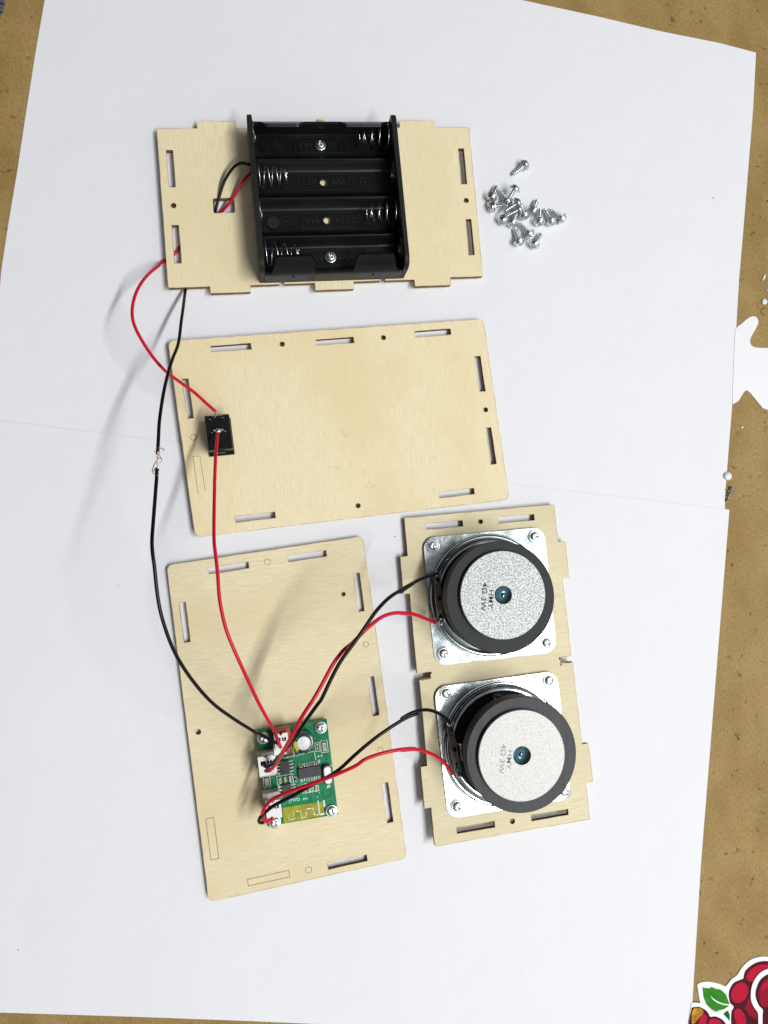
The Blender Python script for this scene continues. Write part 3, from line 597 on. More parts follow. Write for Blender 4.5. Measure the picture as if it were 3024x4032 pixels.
# ------------------------------------------------------------------ speakers
def speaker(label, plate, ang, zt, mc, silver, mag_z, scr, sil_m, mag_m, term, txt, ink, rots):
    """plate: centre; zt: wood top under it; mc: magnet centre"""
    t = thing('speaker', label, 'speaker', (plate[0], plate[1], zt), 'two round speakers on the speaker panel')
    z = zt
    hol = [[(plate[0]+21*math.cos(2*math.pi*k/48), plate[1]+21*math.sin(2*math.pi*k/48)) for k in range(48)]]
    V, F, Mi = poly_mesh(rrect(plate[0], plate[1], 53.1, 53.1, ang, 5.2, 8), hol, z+0.02, z+0.95)
    obj('mounting_plate', V, F, M['plate'], t, bevel=0.22)
    c = (plate[0], plate[1], z)
    V, F = lathe([(26.0, 0.9), (25.8, 1.3), (25.3, 1.35), (24.9, 0.97), (24.3, 0.97), (24.1, 2.7), (23.7, 3.1), (22.2, 3.6), (21.7, 3.5), (21.4, 3.0), (21.2, 1.0)], c, 96)
    obj('basket_rim', V, F[:-2], M['rim'], t, smooth=True)
    V, F = lathe([(25.35, 0.96), (25.3, 1.37), (24.85, 1.36), (24.8, 0.96)], c, 96); obj('rim_groove_shade', V, F[:-2], M['shade_black'], t, smooth=True)  # black ring standing in for the shade inside the rim groove
    V, F = lathe([(21.75, 3.3), (21.7, 3.62), (21.35, 3.5), (21.3, 2.9)], c, 96); obj('inner_lip', V, F[:-2], M['shade_black'], t, smooth=True)
    V, F = lathe([(21.3, 2.8), (20.6, 2.9), (12, 5.5), (10, 5.5)], c, 64); obj('cone', V, F[:-2], M['black_cone'], t, smooth=True)
    k = (Vector((mc[0], mc[1]))-Vector((plate[0], plate[1])))
    zr = mag_z-z
    # ribs from the rim up to the basket cup
    for a0, wd in ((90, 20), (180, 22), (270, 20), (0, 20)):
        a0 += ang; V = []; F = []; n = 8
        for j in range(n+1):
            a = math.radians(a0-wd/2+wd*j/n)
            for (r, zz, o_) in ((21.9, 3.2, 0), (20.2, 4.2, 0.15), (18.6, zr-9.5, 0.8), (17.8, zr-8.9, 0.9)):
                V.append((plate[0]+k.x*o_+r*math.cos(a), plate[1]+k.y*o_+r*math.sin(a), z+zz))
        for j in range(n):
            for q in range(3): F.append((j*4+q, (j+1)*4+q, (j+1)*4+q+1, j*4+q+1))
        o = obj('basket_rib', V, F, M['rib'], t, smooth=True); s = o.modifiers.new('thick', 'SOLIDIFY'); s.thickness = 0.8*S
        if a0-ang == 90:
            a = math.radians(a0); obj('rib_slot', *rbox((plate[0]+k.x*0.45+19.6*math.cos(a), plate[1]+k.y*0.45+19.6*math.sin(a)), 1.9, 0.9, z+5.0, z+6.9, ang), M['ink'], t)
    mcz = (mc[0], mc[1], 0)
    V, F = lathe([(18.9, z+zr-10.2), (19.1, z+zr-9.6), (18.9, z+zr-8.9), (18.2, z+zr-8.6), (17.0, z+zr-8.2), (17.0, z+zr-7.6)], (plate[0]+k.x*0.85, plate[1]+k.y*0.85, 0), 80); obj('basket_cup', V, F, M['rib'], t, smooth=True)
    V, F = lathe([(19.8, mag_z-8.4), (20.0, mag_z-8.2), (20.0, mag_z-7.0), (19.0, mag_z-6.9)], mcz, 72); obj('front_pole_plate', V, F, M['basket_dark'], t, smooth=True)
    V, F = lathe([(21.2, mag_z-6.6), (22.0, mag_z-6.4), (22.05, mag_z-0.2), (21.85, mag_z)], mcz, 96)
    obj('magnet', V, F, None, t, smooth=True, mats=[mag_m, M['shade_black']], fm=[1]*(96*2)+[0]*96+[1, 0])
    st = mag_z+1.9
    V, F = lathe([(17.1, mag_z-0.1), (17.35, mag_z+0.3), (17.35, st-0.25), (17.1, st), (3.55, st)], (silver[0], silver[1], 0), 120)
    bp = obj('back_plate', V, F[:-1], sil_m, t, smooth=True)
    V, F = lathe([(3.56, st+0.02), (3.4, st-0.15), (2.6, st-0.75), (1.6, st-1.15), (1.1, st-1.25), (0.9, st-1.0), (0.5, st-0.85), (0.02, st-0.8)], (silver[0]+txt[2][0], silver[1]+txt[2][1], 0), 48)
    obj('centre_dimple', V, F[:-2], M['teal'], t, smooth=True)
    text(txt[0], 2.7, (silver[0]+txt[3][0], silver[1]+txt[3][1]), txt[4], st+0.01, 0.04, 'stamped_text', M[ink], bp, sx=1.32, bold=0.03)
    text(txt[1], 2.6, (silver[0]+txt[5][0], silver[1]+txt[5][1]), txt[4], st+0.01, 0.04, 'stamped_text', M[ink], bp, sx=1.35, bold=0.03)
    for P, r in zip(scr, rots):
        hole = (P[0], P[1])
        V, F = lathe([(3.05, 0.98), (3.0, 1.14), (2.72, 1.16), (2.66, 0.98)], (P[0], P[1], z), 36); obj('hole_lip', V, F[:-2], M['plate'], t, smooth=True)
        mounted((P[0], P[1], z+0.7), t, r, sc=0.98)
    # terminal board on the left rib
    A, B = Vector(term[0]), Vector(term[1]); mid = (A+B)/2; d = (B-A); L = d.length; an = math.degrees(math.atan2(d.y, d.x))
    hl = [[(mid.x+d.x/L*q*L*0.33+0.55*math.cos(tt)*(-d.y/L)+1.1*math.sin(tt)*d.x/L, mid.y+d.y/L*q*L*0.33+0.55*math.cos(tt)*(d.x/L)+1.1*math.sin(tt)*d.y/L) for tt in [2*math.pi*j/14 for j in range(14)]] for q in (-1, 0, 1)]
    V, F, Mi = poly_mesh(rrect(mid.x, mid.y, L, 2.7, an, 1.0), hl, 0, 0.8)
    V = [(x, y_, A.z+z_) for x, y_, z_ in V]
    obj('terminal_board', V, F, M['bakelite'], t)
    for P, rr in ((A, 0.8), (mid, 0.75), (B, 0.8)):
        Q = P+(mid-P)*0.12
        V, F = lathe([(1.0, 0.0), (0.95, 0.25), (0.5, 0.35), (0.45, 0.1), (0.02, 0.1)], (Q.x, Q.y, A.z+0.8), 16); obj('eyelet', V, F[:-2], M['basket_dark'], t, smooth=True)
    for P in (A, B):
        Q = P+(P-mid).normalized()*1.2
        obj('solder_lug', *rbox((Q.x, Q.y), 2.2, 1.5, A.z+0.2, A.z+0.9, an, 0.3), M['solder'], t, bevel=0.15)
        V, F = lathe([(1.15, 0), (1.1, 0.5), (0.7, 0.95), (0.02, 1.1)], (Q.x, Q.y, A.z+0.8), 14); obj('solder_blob', V, F[:-2], M['solder'], t, smooth='all')
    return t
s1c = (94.9, -12.3); s2c = (99.3, -73.0)
s1 = speaker('speaker with grey sparkling hammered back plate and dark stamped text', s1c, 5.3, 4.15, (93.23,-12.29,24.50), (93.57,-11.36,26.40), 24.5,
  [(70.22,8.32,5.20),(114.55,12.56,5.20),(119.19,-32.24,5.20),(74.66,-36.03,5.20)], M['silver_rough'], M['ferrite1'], [(70.81,-4.48,10.00),(72.27,-21.90,10.00)],
  ('4\u03a9 3W', 'HMY', (0.35, -0.2), (-7.9, -0.6), -95, (-5.1, -1.5)), 'ink', (20, 75, 50, 10))
s2 = speaker('speaker with glaring white back plate and faint grey text', s2c, 5.9, 5.75, (100.28,-72.64,26.80), (99.61,-72.55,28.70), 26.8,
  [(75.22,-51.86,6.80),(119.37,-47.76,6.80),(125.44,-93.39,6.80),(79.50,-97.30,6.80)], M['silver_bright'], M['ferrite'], [(75.44,-64.23,11.50),(78.64,-82.26,11.50)],
  ('4\u03a9 3W', 'HMY', (0.05, 0.2), (-7.9, -0.9), -97, (-5.2, -1.3)), 'ink_grey', (65, 15, 30, 55))

# ------------------------------------------------------------------ amplifier board
PB = Panel([(-0.93, -64.41), (26.48, -60.83), (31.18, -97.97), (3.6, -101.2)], 27.7, 37.3, (6.4,)*4)
pa = 7.4; zp = 6.4
pcb = thing('circuit_board', 'small green amplifier circuit board with white plugs, screwed to the plywood', 'circuit board', (15, -81, 3))
V, F, Mi = poly_mesh([p[:2] for p in ((-0.93, -64.41), (26.48, -60.83), (31.18, -97.97), (3.6, -101.2))], [], zp-1.4, zp)
_o, _x, _y = Vector((-7.03,-54.74,6.40)), Vector((19.88,-55.51,6.40)), Vector((-6.68,-81.15,6.40))
def PBR(x, y): v = _o+(_x-_o)*x/1000+(_y-_o)*y/1000; return (v.x, v.y)
brd = obj('green_board', V, F, None, pcb, mats=[M['pcb'], M['pcb_edge']], fm=Mi)
for P in ((24.20,-64.21,6.00), (28.62,-96.90,6.00), (1.51,-67.44,6.00), (6.39,-99.99,6.00)):
    V, F = lathe([(2.0, 0), (2.0, 2.0)], (P[0], P[1], 3.02), 20); obj('spacer', V, F, M['white_plastic'], pcb, smooth=True)
def pl(name, P, wd, m, par=brd, closed=False, dz=0.0): return obj(name, *strip(P, wd, zp+dz, zp+dz+0.05, closed), M[m], par)
obj('antenna_field', *prism([(9.34,-94.44,6.40),(24.80,-92.82,6.40),(25.87,-98.18,6.40),(10.04,-100.26,6.40)], zp, zp+0.03), M['olive'], brd)
pl('antenna_track', [(11.34,-96.31,6.40),(11.85,-99.14,6.40),(14.04,-98.94,6.40),(13.62,-96.16,6.40),(16.25,-95.89,6.40),(16.94,-98.62,6.40),(18.83,-98.40,6.40),(18.40,-95.39,6.40),(21.29,-95.09,6.40),(21.85,-97.81,6.40),(26.41,-97.41,6.40)], 0.42, 'solder', dz=0.03)
pl('antenna_track', [(23.17,-92.32,6.40),(23.91,-97.65,6.40)], 0.5, 'silk', dz=0.06); pl('antenna_track', [(25.43,-92.32,6.40),(25.79,-94.83,6.40)], 0.8, 'silk', dz=0.06)
for L in ([(12.99,-75.88,6.40),(17.44,-74.46,6.40)], [(16.10,-76.54,6.40),(17.30,-74.99,6.40),(17.98,-74.22,6.40)], [(16.64,-76.16,6.40),(17.98,-75.15,6.40),(18.65,-73.97,6.40)], [(17.31,-76.06,6.40),(18.93,-74.25,6.40),(19.47,-74.01,6.40)], [(18.12,-76.09,6.40),(19.61,-74.81,6.40),(20.29,-74.84,6.40),(20.69,-74.05,6.40)],
          [(24.33,-67.49,6.40),(26.11,-68.09,6.40),(26.12,-69.43,6.40)], [(4.99,-81.65,6.40),(5.82,-84.06,6.40),(5.58,-86.95,6.40)], [(24.10,-74.45,6.40),(25.20,-76.90,6.40),(25.21,-79.04,6.40)], [(20.92,-88.44,6.40),(21.76,-92.99,6.40)], [(25.02,-92.35,6.40),(28.29,-91.98,6.40),(29.37,-90.96,6.40)], [(16.68,-63.74,6.40),(19.93,-62.78,6.40)], [(10.18,-92.96,6.40),(11.24,-91.69,6.40)], [(16.33,-89.29,6.40),(15.93,-89.80,6.40),(15.26,-90.03,6.40)], [(13.04,-82.26,6.40),(14.38,-80.99,6.40),(14.34,-76.20,6.40)], [(4.25,-86.89,6.40),(5.86,-88.01,6.40),(8.26,-87.33,6.40)]):
    pl('copper_trace', L, 0.28, 'pcb_trace')
pl('silkscreen_line', [(9.75,-75.36,6.40),(21.64,-73.15,6.40)], 0.25, 'silk'); pl('silkscreen_line', [(21.64,-73.29,6.40),(22.34,-76.52,6.40)], 0.25, 'silk'); pl('silkscreen_line', [(13.35,-71.37,6.40),(13.79,-75.12,6.40)], 0.28, 'silk')
pl('silkscreen_line', [(22.89,-77.08,6.40),(23.84,-76.58,6.40),(23.84,-77.65,6.40)], 0.2, 'silk', closed=True)
def outline(q): pl('silkscreen_outline', q, 0.22, 'silk', closed=True)
for q in ([(24.07,-69.36,6.40),(26.66,-69.05,6.40),(27.15,-73.63,6.40),(24.50,-73.88,6.40)], [(21.75,-70.08,6.40),(23.52,-69.88,6.40),(24.03,-73.11,6.40),(22.24,-73.31,6.40)], [(1.67,-82.30,6.40),(4.25,-82.01,6.40),(4.78,-86.25,6.40),(2.17,-86.53,6.40)], [(7.01,-82.39,6.40),(9.28,-82.10,6.40),(9.85,-85.43,6.40),(7.49,-85.72,6.40)],
          [(9.28,-82.04,6.40),(11.21,-81.86,6.40),(11.78,-85.17,6.40),(9.85,-85.43,6.40)], [(11.21,-81.81,6.40),(13.04,-81.59,6.40),(13.60,-84.88,6.40),(11.78,-85.11,6.40)], [(16.99,-87.20,6.40),(20.78,-86.84,6.40),(20.98,-88.84,6.40),(17.28,-89.28,6.40)], [(21.32,-86.60,6.40),(23.30,-86.43,6.40),(23.64,-88.57,6.40),(21.60,-88.79,6.40)]): outline(q)
for P in ((26.28,-74.80,6.40), (26.48,-76.42,6.40), (25.19,-89.57,6.40), (27.19,-91.34,6.40), (29.54,-91.02,6.40), (12.06,-93.31,6.40), (15.15,-92.94,6.40), (17.71,-92.66,6.40), (20.27,-92.26,6.40), (5.20,-83.77,6.40), (20.27,-64.40,6.40), (19.31,-90.36,6.40), (16.88,-90.90,6.40), (3.32,-87.24,6.40)):
    obj('via', *disc(P, 0.26, zp, zp+0.04, 10), M['pcb_dark'], brd)
text('JYWD', 1.75, (13.93,-91.69,6.40), pa, zp, 0.04, 'printed_text', M['silk'], brd, sx=0.95, bold=0.02)
text('BT4', 1.05, (18.24,-91.42,6.40), pa, zp, 0.04, 'printed_text', M['silk'], brd, bold=0.03)
def onb(P, du, dv): a = math.radians(pa); return (P[0]+du*math.cos(a)-dv*math.sin(a), P[1]+du*math.sin(a)+dv*math.cos(a))
for i, (x, y, a, b) in enumerate(((470, 1000, 1.2, 0), (480, 1130, 0, 1.4), (520, 1180, 1.0, 0), (1100, 1290, 0, 1.6), (1040, 1330, 1.8, 0), (1180, 960, 0, 2.2), (900, 1320, 1.5, 0), (780, 840, 0, 2.4), (1290, 1150, 0, 3.0), (1200, 1290, 2.0, 0), (1000, 640, 0, 1.2), (1040, 420, 0, 1.5), (560, 300, 2.2, 0), (420, 330, 1.8, 0), (1230, 850, 1.0, 0), (650, 1420, 2.4, 0), (1300, 1000, 0, 1.8))):
    q = PBR(x, y); pl('copper_trace', [q, onb(q, a, b)], 0.25, 'pcb_trace')
for x, y in ((540, 1015), (700, 975), (835, 1165), (1160, 640), (1130, 1280), (1290, 1240), (960, 360), (1070, 480), (1180, 900), (1300, 880), (480, 1200), (610, 1440), (1100, 1340), (1240, 1210)):
    obj('via', *disc(PBR(x, y), 0.2, zp, zp+0.05, 10), M['solder' if x % 3 else 'pcb_dark'], brd)
for x, y in ((820, 1060), (560, 1000), (520, 760), (900, 1150), (1060, 1130), (1140, 740), (1000, 1260)):
    q = PBR(x, y)
    for dd in (-0.6, 0.6): obj('solder_pad', *rbox(onb(q, dd, 0), 0.7, 0.6, zp, zp+0.1, pa), M['solder'], brd)
def chip(P, w_, h_, npin, vert, pitch, zt=1.5):
    c = obj('chip', *rbox(P, w_, h_, zp+0.2, zp+zt, pa), M['chip'], pcb, bevel=0.08)
    for sd in (-1, 1):
        for k in range(npin):
            o_ = (k-(npin-1)/2)*pitch
            for st in range(2):
                ln = 0.9; off = (w_ if vert else h_)/2+0.35+st*0.85
                q = onb(P, sd*off, o_) if vert else onb(P, o_, sd*off)
                ww, hh = (0.9, pitch*0.5) if vert else (pitch*0.5, 0.9)
                if st: obj('pin', *rbox(q, ww*1.1, hh*1.15, zp, zp+0.28, pa), M['solder'], c, bevel=0.1)
                else: obj('pin', *rbox(q, ww, hh*0.75, zp+0.2, zp+0.75, pa), M['solder'], c)
    return c
bc1 = chip((19.77,-80.88,7.90), 8.9, 4.0, 12, False, 0.68)
chip((10.01,-78.70,7.90), 3.6, 5.3, 4, True, 1.27); chip((10.97,-87.82,7.90), 3.6, 5.3, 4, True, 1.27)
obj('chip_dot', *disc((22.57,-79.48,7.90), 0.33, zp+1.5, zp+1.53, 14), M['ink'], bc1); 
def smd(P, w_, h_, m='smd_tan', z=0.8):
    b = obj('surface_part', *rbox(P, w_, h_*0.62, zp+0.05, zp+z, pa), M[m], pcb, bevel=0.06)
    for sd in (-1, 1): obj('end_cap', *rbox(onb(P, 0, sd*h_*0.40), w_*0.98, h_*0.26, zp+0.02, zp+z+0.02, pa), M['solder'], b, bevel=0.05)
for P in ((25.52,-71.40,7.10), (3.15,-84.22,7.10)): smd(P, 1.55, 3.1)
for P in ((8.26,-83.84,7.10), (10.29,-83.54,7.10), (12.22,-83.23,7.10), (18.17,-87.80,7.10), (19.84,-87.53,7.10), (22.49,-87.26,7.10)): smd(P, 1.0, 2.2)
for P in ((22.80,-71.30,7.10), (14.37,-83.50,7.10), (10.66,-74.35,7.10), (12.67,-73.84,7.10), (14.88,-73.66,7.10)): smd(P, 0.95, 2.0, 'chip', 0.5)
text('101', 0.9, (22.81,-71.32,7.00), pa+90, zp+0.5, 0.03, 'printed_text', M['silk'], brd)
# electrolytic capacitor
cc = (17.10,-68.38,13.20); kc = (cc[0], cc[1], zp)
cap = thing('tmp', 'x', 'x', (0, 0, 0)); bpy.data.objects.remove(cap)
V, F = lathe([(4.05, 0.1), (4.05, 0.9), (3.85, 1.2), (4.1, 1.5), (4.1, 6.2), (3.85, 6.8), (3.2, 7.05), (2.65, 7.0)], kc, 64); cb = obj('capacitor', V, F, M['cap_green'], pcb, smooth=True)
V, F = lathe([(2.62, 6.9), (2.58, 7.03), (0.05, 7.08)], kc, 40); obj('capacitor_top', V, F, M['cap_top'], cb, smooth=True)
for a in (10, 100): obj('score_line', *strip([(kc[0]+2.3*math.cos(math.radians(a+q)), kc[1]+2.3*math.sin(math.radians(a+q))) for q in (0, 180)], 0.14, zp+7.05, zp+7.12), M['zinc'], cb)
V, F = lathe([(4.14, 1.6), (4.14, 6.2), (3.89, 6.84), (3.22, 7.09), (2.75, 7.06)], kc, 16, 165, 232); obj('polarity_stripe', V, F, M['cap_yellow'], cb, smooth=True)
text('F', 1.5, (kc[0]-0.05, kc[1]-3.62), pa+180, zp+6.93, 0.06, 'printed_text', M['cap_yellow'], cb)
# crystal
xc = (26.73,-82.02,9.00)
obj('crystal_base', *rbox(xc, 3.9, 8.2, zp+0.05, zp+0.7, pa, 1.9), M['ink'], pcb)
obj('crystal_can', *rbox(xc, 3.3, 7.4, zp+0.6, zp+2.9, pa, 1.6), M['cap_top'], pcb, bevel=0.5, smooth=False)
for P in ((26.15,-78.36,6.60), (27.37,-86.95,6.60)): obj('solder_pad', *rbox(P, 1.3, 1.1, zp, zp+0.3, pa, 0.3), M['solder'], pcb, bevel=0.1)
# connectors
def connector(hd, hw, hh, pc, pw, ph, hm, rot=0, win=True):
    c = obj('socket', *rbox(hd, hw, hh, zp, zp+5.6, pa), M[hm], pcb, bevel=0.2)
    obj('socket_lip', *rbox(onb(hd, 0, hh/2-0.5), hw*0.55, 0.9, zp+5.5, zp+6.1, pa), M[hm], c, bevel=0.1)
    a = math.radians(pa)
    L = [(-pw/2, -ph/2), (pw/2, -ph/2), (pw/2, ph/2), (pw*0.16, ph/2), (0, ph/2-0.9), (-pw*0.16, ph/2), (-pw/2, ph/2)]
    ring = [onb(pc, x, y_) for x, y_ in L]
    wn = [[onb(pc, x, y_) for x, y_ in ((0.05*pw, 0.02*ph), (0.36*pw, 0.02*ph), (0.36*pw, 0.27*ph), (0.05*pw, 0.27*ph))],
          [onb(pc, x, y_) for x, y_ in ((-0.36*pw, 0.02*ph), (-0.05*pw, 0.02*ph), (-0.05*pw, 0.27*ph), (-0.36*pw, 0.27*ph))]]
    V, F, Mi = poly_mesh(ring, wn, zp+4.5, zp+8.4); p_ = obj('plug', V, F, M['connector'], pcb)
    obj('plug_cavity', *rbox(onb(pc, 0, ph*0.14), pw*0.8, ph*0.3, zp+4.6, zp+6.6, pa), M['ink'], p_)
    P = [onb(pc, pw*0.2+0.18*math.sin(k*1.5), ph*0.26-ph*0.24*k/6)+(zp+8.0,) for k in range(7)]
    obj('crimp_hook', *tube(P, 0.12, 6, 2), M['solder'], p_, smooth='all')
connector((3.08,-76.25,11.80), 6.6, 9.0, (2.95,-75.95,14.80), 6.0, 7.2, 'connector_grey')
obj('socket_side', *rbox((5.84,-76.05,13.00), 1.5, 6.4, zp, zp+6.6, pa), M['connector'], pcb, bevel=0.15)
connector((5.15,-91.09,11.80), 6.4, 8.8, (5.77,-92.26,14.80), 5.8, 6.4, 'connector_grey')
obj('socket_side', *rbox((8.16,-93.45,13.00), 1.0, 5.4, zp, zp+6.4, pa), M['connector'], pcb, bevel=0.15)
connector((9.26,-67.62,11.80), 6.2, 9.6, (8.51,-67.19,14.80), 5.2, 6.2, 'red_nylon')
obj('socket_side', *rbox((7.95,-70.81,12.50), 4.6, 3.4, zp, zp+6.4, pa), M['connector'], pcb, bevel=0.15)
obj('socket_side', *rbox((12.31,-71.79,9.00), 1.0, 2.6, zp, zp+2.8, pa), M['red_nylon'], pcb, bevel=0.15)
for P, r in (((24.09,-64.00,7.40), 30), ((28.54,-96.46,7.40), 60), ((1.58,-67.27,7.40), 15), ((6.41,-99.59,7.40), 40)): mounted((P[0], P[1], zp+0.05), pcb, r, sc=0.97)

# ------------------------------------------------------------------ wires
def wire(name, P, r, m, label, seg=12):
    Q = smooth_path(P, 8); n = len(Q); ph = random.random()*6
    for i in range(n):
        e = min(1, i/12, (n-1-i)/12)*0.11; t = i/17.0+ph
        Q[i] = Q[i]+Vector((math.sin(t*1.7)+0.6*math.sin(t*3.9+1), math.cos(t*1.3)+0.6*math.sin(t*4.4), 0.4*math.sin(t*2.2)))*e
    o = obj(name, *tube(Q, r, seg), M[m], None, smooth='all'); return tag(o, label, 'wire')
def strands(parent, paths, r, m='copper'):
    for P in paths: obj('bare_strand', *tube(P, r, 6, 5), M[m], parent, smooth='all')
bw = wire('black_wire', [(-5.59,162.15,11.50),(-7.08,162.06,12.00),(-10.06,162.39,12.00),(-13.30,160.93,10.00),(-16.34,156.89,7.50),(-18.32,151.88,5.00),(-20.02,146.99,2.60),(-20.59,145.51,1.30),(-22.27,140.75,0.95),(-27.35,131.52,0.95),(-30.93,116.17,1.00),(-31.53,112.37,2.60),(-31.45,102.66,10.00),(-31.65,94.04,16.00),(-31.88,84.10,22.00),(-33.19,76.56,28.00),(-34.43,69.03,33.00),(-35.12,61.29,38.00),(-35.52,50.99,42.50),(-35.28,43.15,46.00),(-35.24,38.09,48.00)], 0.62, 'black_wire', 'black wire running from the battery box under its panel to the bare splice')
strands(bw, [[(-34.92,39.83,49.50),(-34.68,39.89,49.80),(-34.31,39.83,49.60)], [(-34.38,39.87,49.00),(-33.78,39.88,49.00),(-33.32,39.69,48.60),(-33.06,39.13,48.20)], [(-35.48,39.47,49.00),(-35.87,38.94,49.00),(-36.11,38.41,49.00)], [(-35.03,38.71,50.00),(-34.23,38.41,50.00),(-35.21,37.45,50.00),(-34.12,37.89,50.00),(-35.30,36.82,50.00),(-34.21,37.26,50.00),(-35.18,35.99,50.00),(-34.39,36.43,50.00),(-35.17,35.47,50.00),(-35.00,34.54,50.00),(-34.86,33.92,50.00),(-35.01,32.67,50.00)],
   [(-34.64,38.71,50.00),(-35.11,37.66,50.00),(-34.16,37.47,50.00),(-35.19,36.30,50.00),(-34.10,36.85,50.00),(-34.97,35.58,50.00),(-35.16,34.95,50.00)], [(-34.20,36.85,50.00),(-33.68,36.23,50.00),(-33.57,35.71,50.00),(-33.76,35.09,50.00),(-34.25,34.66,50.00)], [(-35.60,35.39,49.00),(-36.21,34.36,48.00),(-36.82,33.01,47.00),(-37.14,32.07,46.00)]], 0.17)
bw2 = wire('black_wire', [(-34.85,32.61,50.50),(-34.98,31.32,50.80),(-34.91,28.74,51.50),(-34.99,24.88,53.00),(-35.10,14.10,57.00),(-34.82,8.02,60.00),(-34.16,3.32,61.00),(-33.70,0.25,61.00),(-32.64,-9.44,60.00),(-31.06,-17.54,58.00),(-27.96,-27.71,54.00),(-23.22,-37.32,48.00),(-16.50,-46.98,41.00),(-9.41,-54.00,34.00),(-1.27,-60.95,26.00),(-1.52,-61.53,21.00),(2.35,-64.68,17.00),(6.70,-67.58,14.50),(7.53,-68.64,12.80)], 0.62, 'black_wire', 'black wire from the bare splice to the uppermost plug of the green board')
strands(bw2, [[(-35.02,32.87,50.00),(-35.32,33.07,50.00),(-35.81,32.44,50.00),(-36.28,31.19,50.00),(-35.87,30.88,50.00)], [(-34.87,32.33,51.00),(-34.38,32.34,51.00),(-34.27,31.93,51.00),(-34.56,31.30,51.00),(-34.46,31.72,51.00)], [(-34.85,30.30,51.60),(-34.70,30.09,51.60),(-34.66,30.40,51.60)]], 0.16)
rw = wire('red_wire', [(-5.82,160.65,8.50),(-7.53,158.69,8.50),(-9.65,155.95,8.20),(-12.88,150.91,6.00),(-16.16,147.27,3.60),(-18.40,145.90,1.80),(-20.58,143.59,1.00),(-26.57,139.07,0.95),(-31.22,134.64,0.95),(-34.35,130.56,1.00),(-36.21,127.72,1.00),(-39.95,124.47,1.20),(-41.65,122.49,2.50),(-41.83,120.13,6.00),(-44.24,115.47,11.00),(-46.51,109.56,16.00),(-48.38,103.28,19.50),(-49.28,97.89,21.00),(-48.93,92.96,21.50),(-47.23,88.28,21.50),(-44.19,83.01,21.00),(-40.63,78.01,20.50),(-36.57,73.80,20.00),(-31.52,70.26,19.00),(-26.42,66.68,18.00),(-21.77,62.73,17.20),(-17.85,59.44,16.80)], 0.62, 'red_wire', 'red wire looping from under the battery plate to the near end of the rocker switch')
strands(rw, [[(-18.36,59.16,17.00),(-17.84,58.75,17.00),(-17.72,58.11,17.00),(-18.34,57.44,17.00)], [(-18.16,59.17,17.00),(-17.33,59.74,17.00)], [(-17.95,59.39,17.00),(-16.70,59.22,17.00)], [(-18.15,58.95,17.00),(-17.82,57.89,17.00),(-18.54,57.01,17.00)], [(-18.78,58.17,16.80),(-17.32,58.27,16.80),(-15.76,58.32,16.80)]], 0.1)
rw2 = wire('red_wire', [(-17.01,51.04,17.60),(-17.05,50.03,18.50),(-17.06,47.88,20.50),(-17.20,43.12,24.00),(-17.26,38.42,27.00),(-17.37,31.58,29.00),(-17.05,25.70,32.00),(-16.30,10.24,41.00),(-15.57,3.97,43.50),(-14.66,-2.80,45.00),(-13.75,-11.91,46.00),(-11.82,-21.02,46.00),(-9.37,-27.80,45.00),(-6.33,-34.77,43.00),(-3.25,-41.69,40.00),(-0.10,-48.93,36.00),(3.15,-55.81,30.00),(5.89,-61.72,23.50),(7.73,-67.70,17.50),(8.31,-69.65,13.60),(8.62,-70.90,12.20)], 0.64, 'red_wire', 'red wire from the middle of the rocker switch to the green board')
strands(rw2, [[(-17.16,50.50,17.60),(-16.86,51.47,17.60),(-16.56,52.02,17.60),(-16.78,52.65,17.60)], [(-17.48,51.03,17.60),(-16.97,51.79,17.60),(-16.25,52.13,17.60)]], 0.22, 'solder')
V, F = lathe([(1.1, 0), (1.0, 0.4), (0.6, 0.75), (0.02, 0.85)], (-16.87,52.02,16.60), 14); obj('solder_blob', V, F[:-2], M['solder'], rw2, smooth='all')
wire('black_wire', [(1.96,-74.40,12.80),(2.09,-75.27,14.50),(2.48,-75.93,15.50),(3.76,-75.47,16.80),(5.51,-73.51,19.00),(7.67,-70.11,24.00),(9.74,-66.53,29.50),(13.04,-60.24,38.00),(15.22,-55.42,42.00),(19.50,-48.51,45.50),(21.19,-45.86,46.50),(24.15,-39.70,47.50),(27.73,-32.93,48.60),(31.98,-26.84,49.20),(36.36,-20.78,49.00),(40.35,-15.66,47.50),(45.30,-11.14,44.50),(50.66,-8.46,40.00),(56.41,-6.34,34.50),(52.00,-10.09,29.00),(56.28,-7.79,24.00),(61.19,-5.78,19.00),(66.03,-4.16,15.00),(69.09,-3.36,12.60),(71.00,-2.93,11.40)], 0.68, 'black_wire', 'black wire arching from the middle plug of the green board to the grey sparkling speaker')
wire('red_wire', [(1.86,-77.24,12.80),(2.38,-77.77,14.30),(3.79,-77.52,16.00),(5.28,-75.66,18.50),(7.18,-71.84,24.00),(8.49,-67.71,30.00),(10.22,-62.74,36.00),(11.73,-58.81,40.00),(13.90,-53.57,44.00),(16.81,-48.25,46.50),(18.08,-46.30,47.00),(21.72,-40.30,47.20),(25.43,-33.72,46.80),(28.90,-29.25,46.20),(31.74,-27.15,46.00),(34.96,-24.15,45.40),(38.25,-21.15,44.50),(43.12,-18.23,42.00),(49.21,-17.32,37.00),(55.92,-18.15,30.00),(53.28,-18.25,24.50),(58.01,-18.67,20.00),(62.65,-19.99,16.50),(66.85,-21.72,13.20),(69.73,-22.94,11.60)], 0.68, 'red_wire', 'red wire arching from the middle plug of the green board to the grey sparkling speaker')
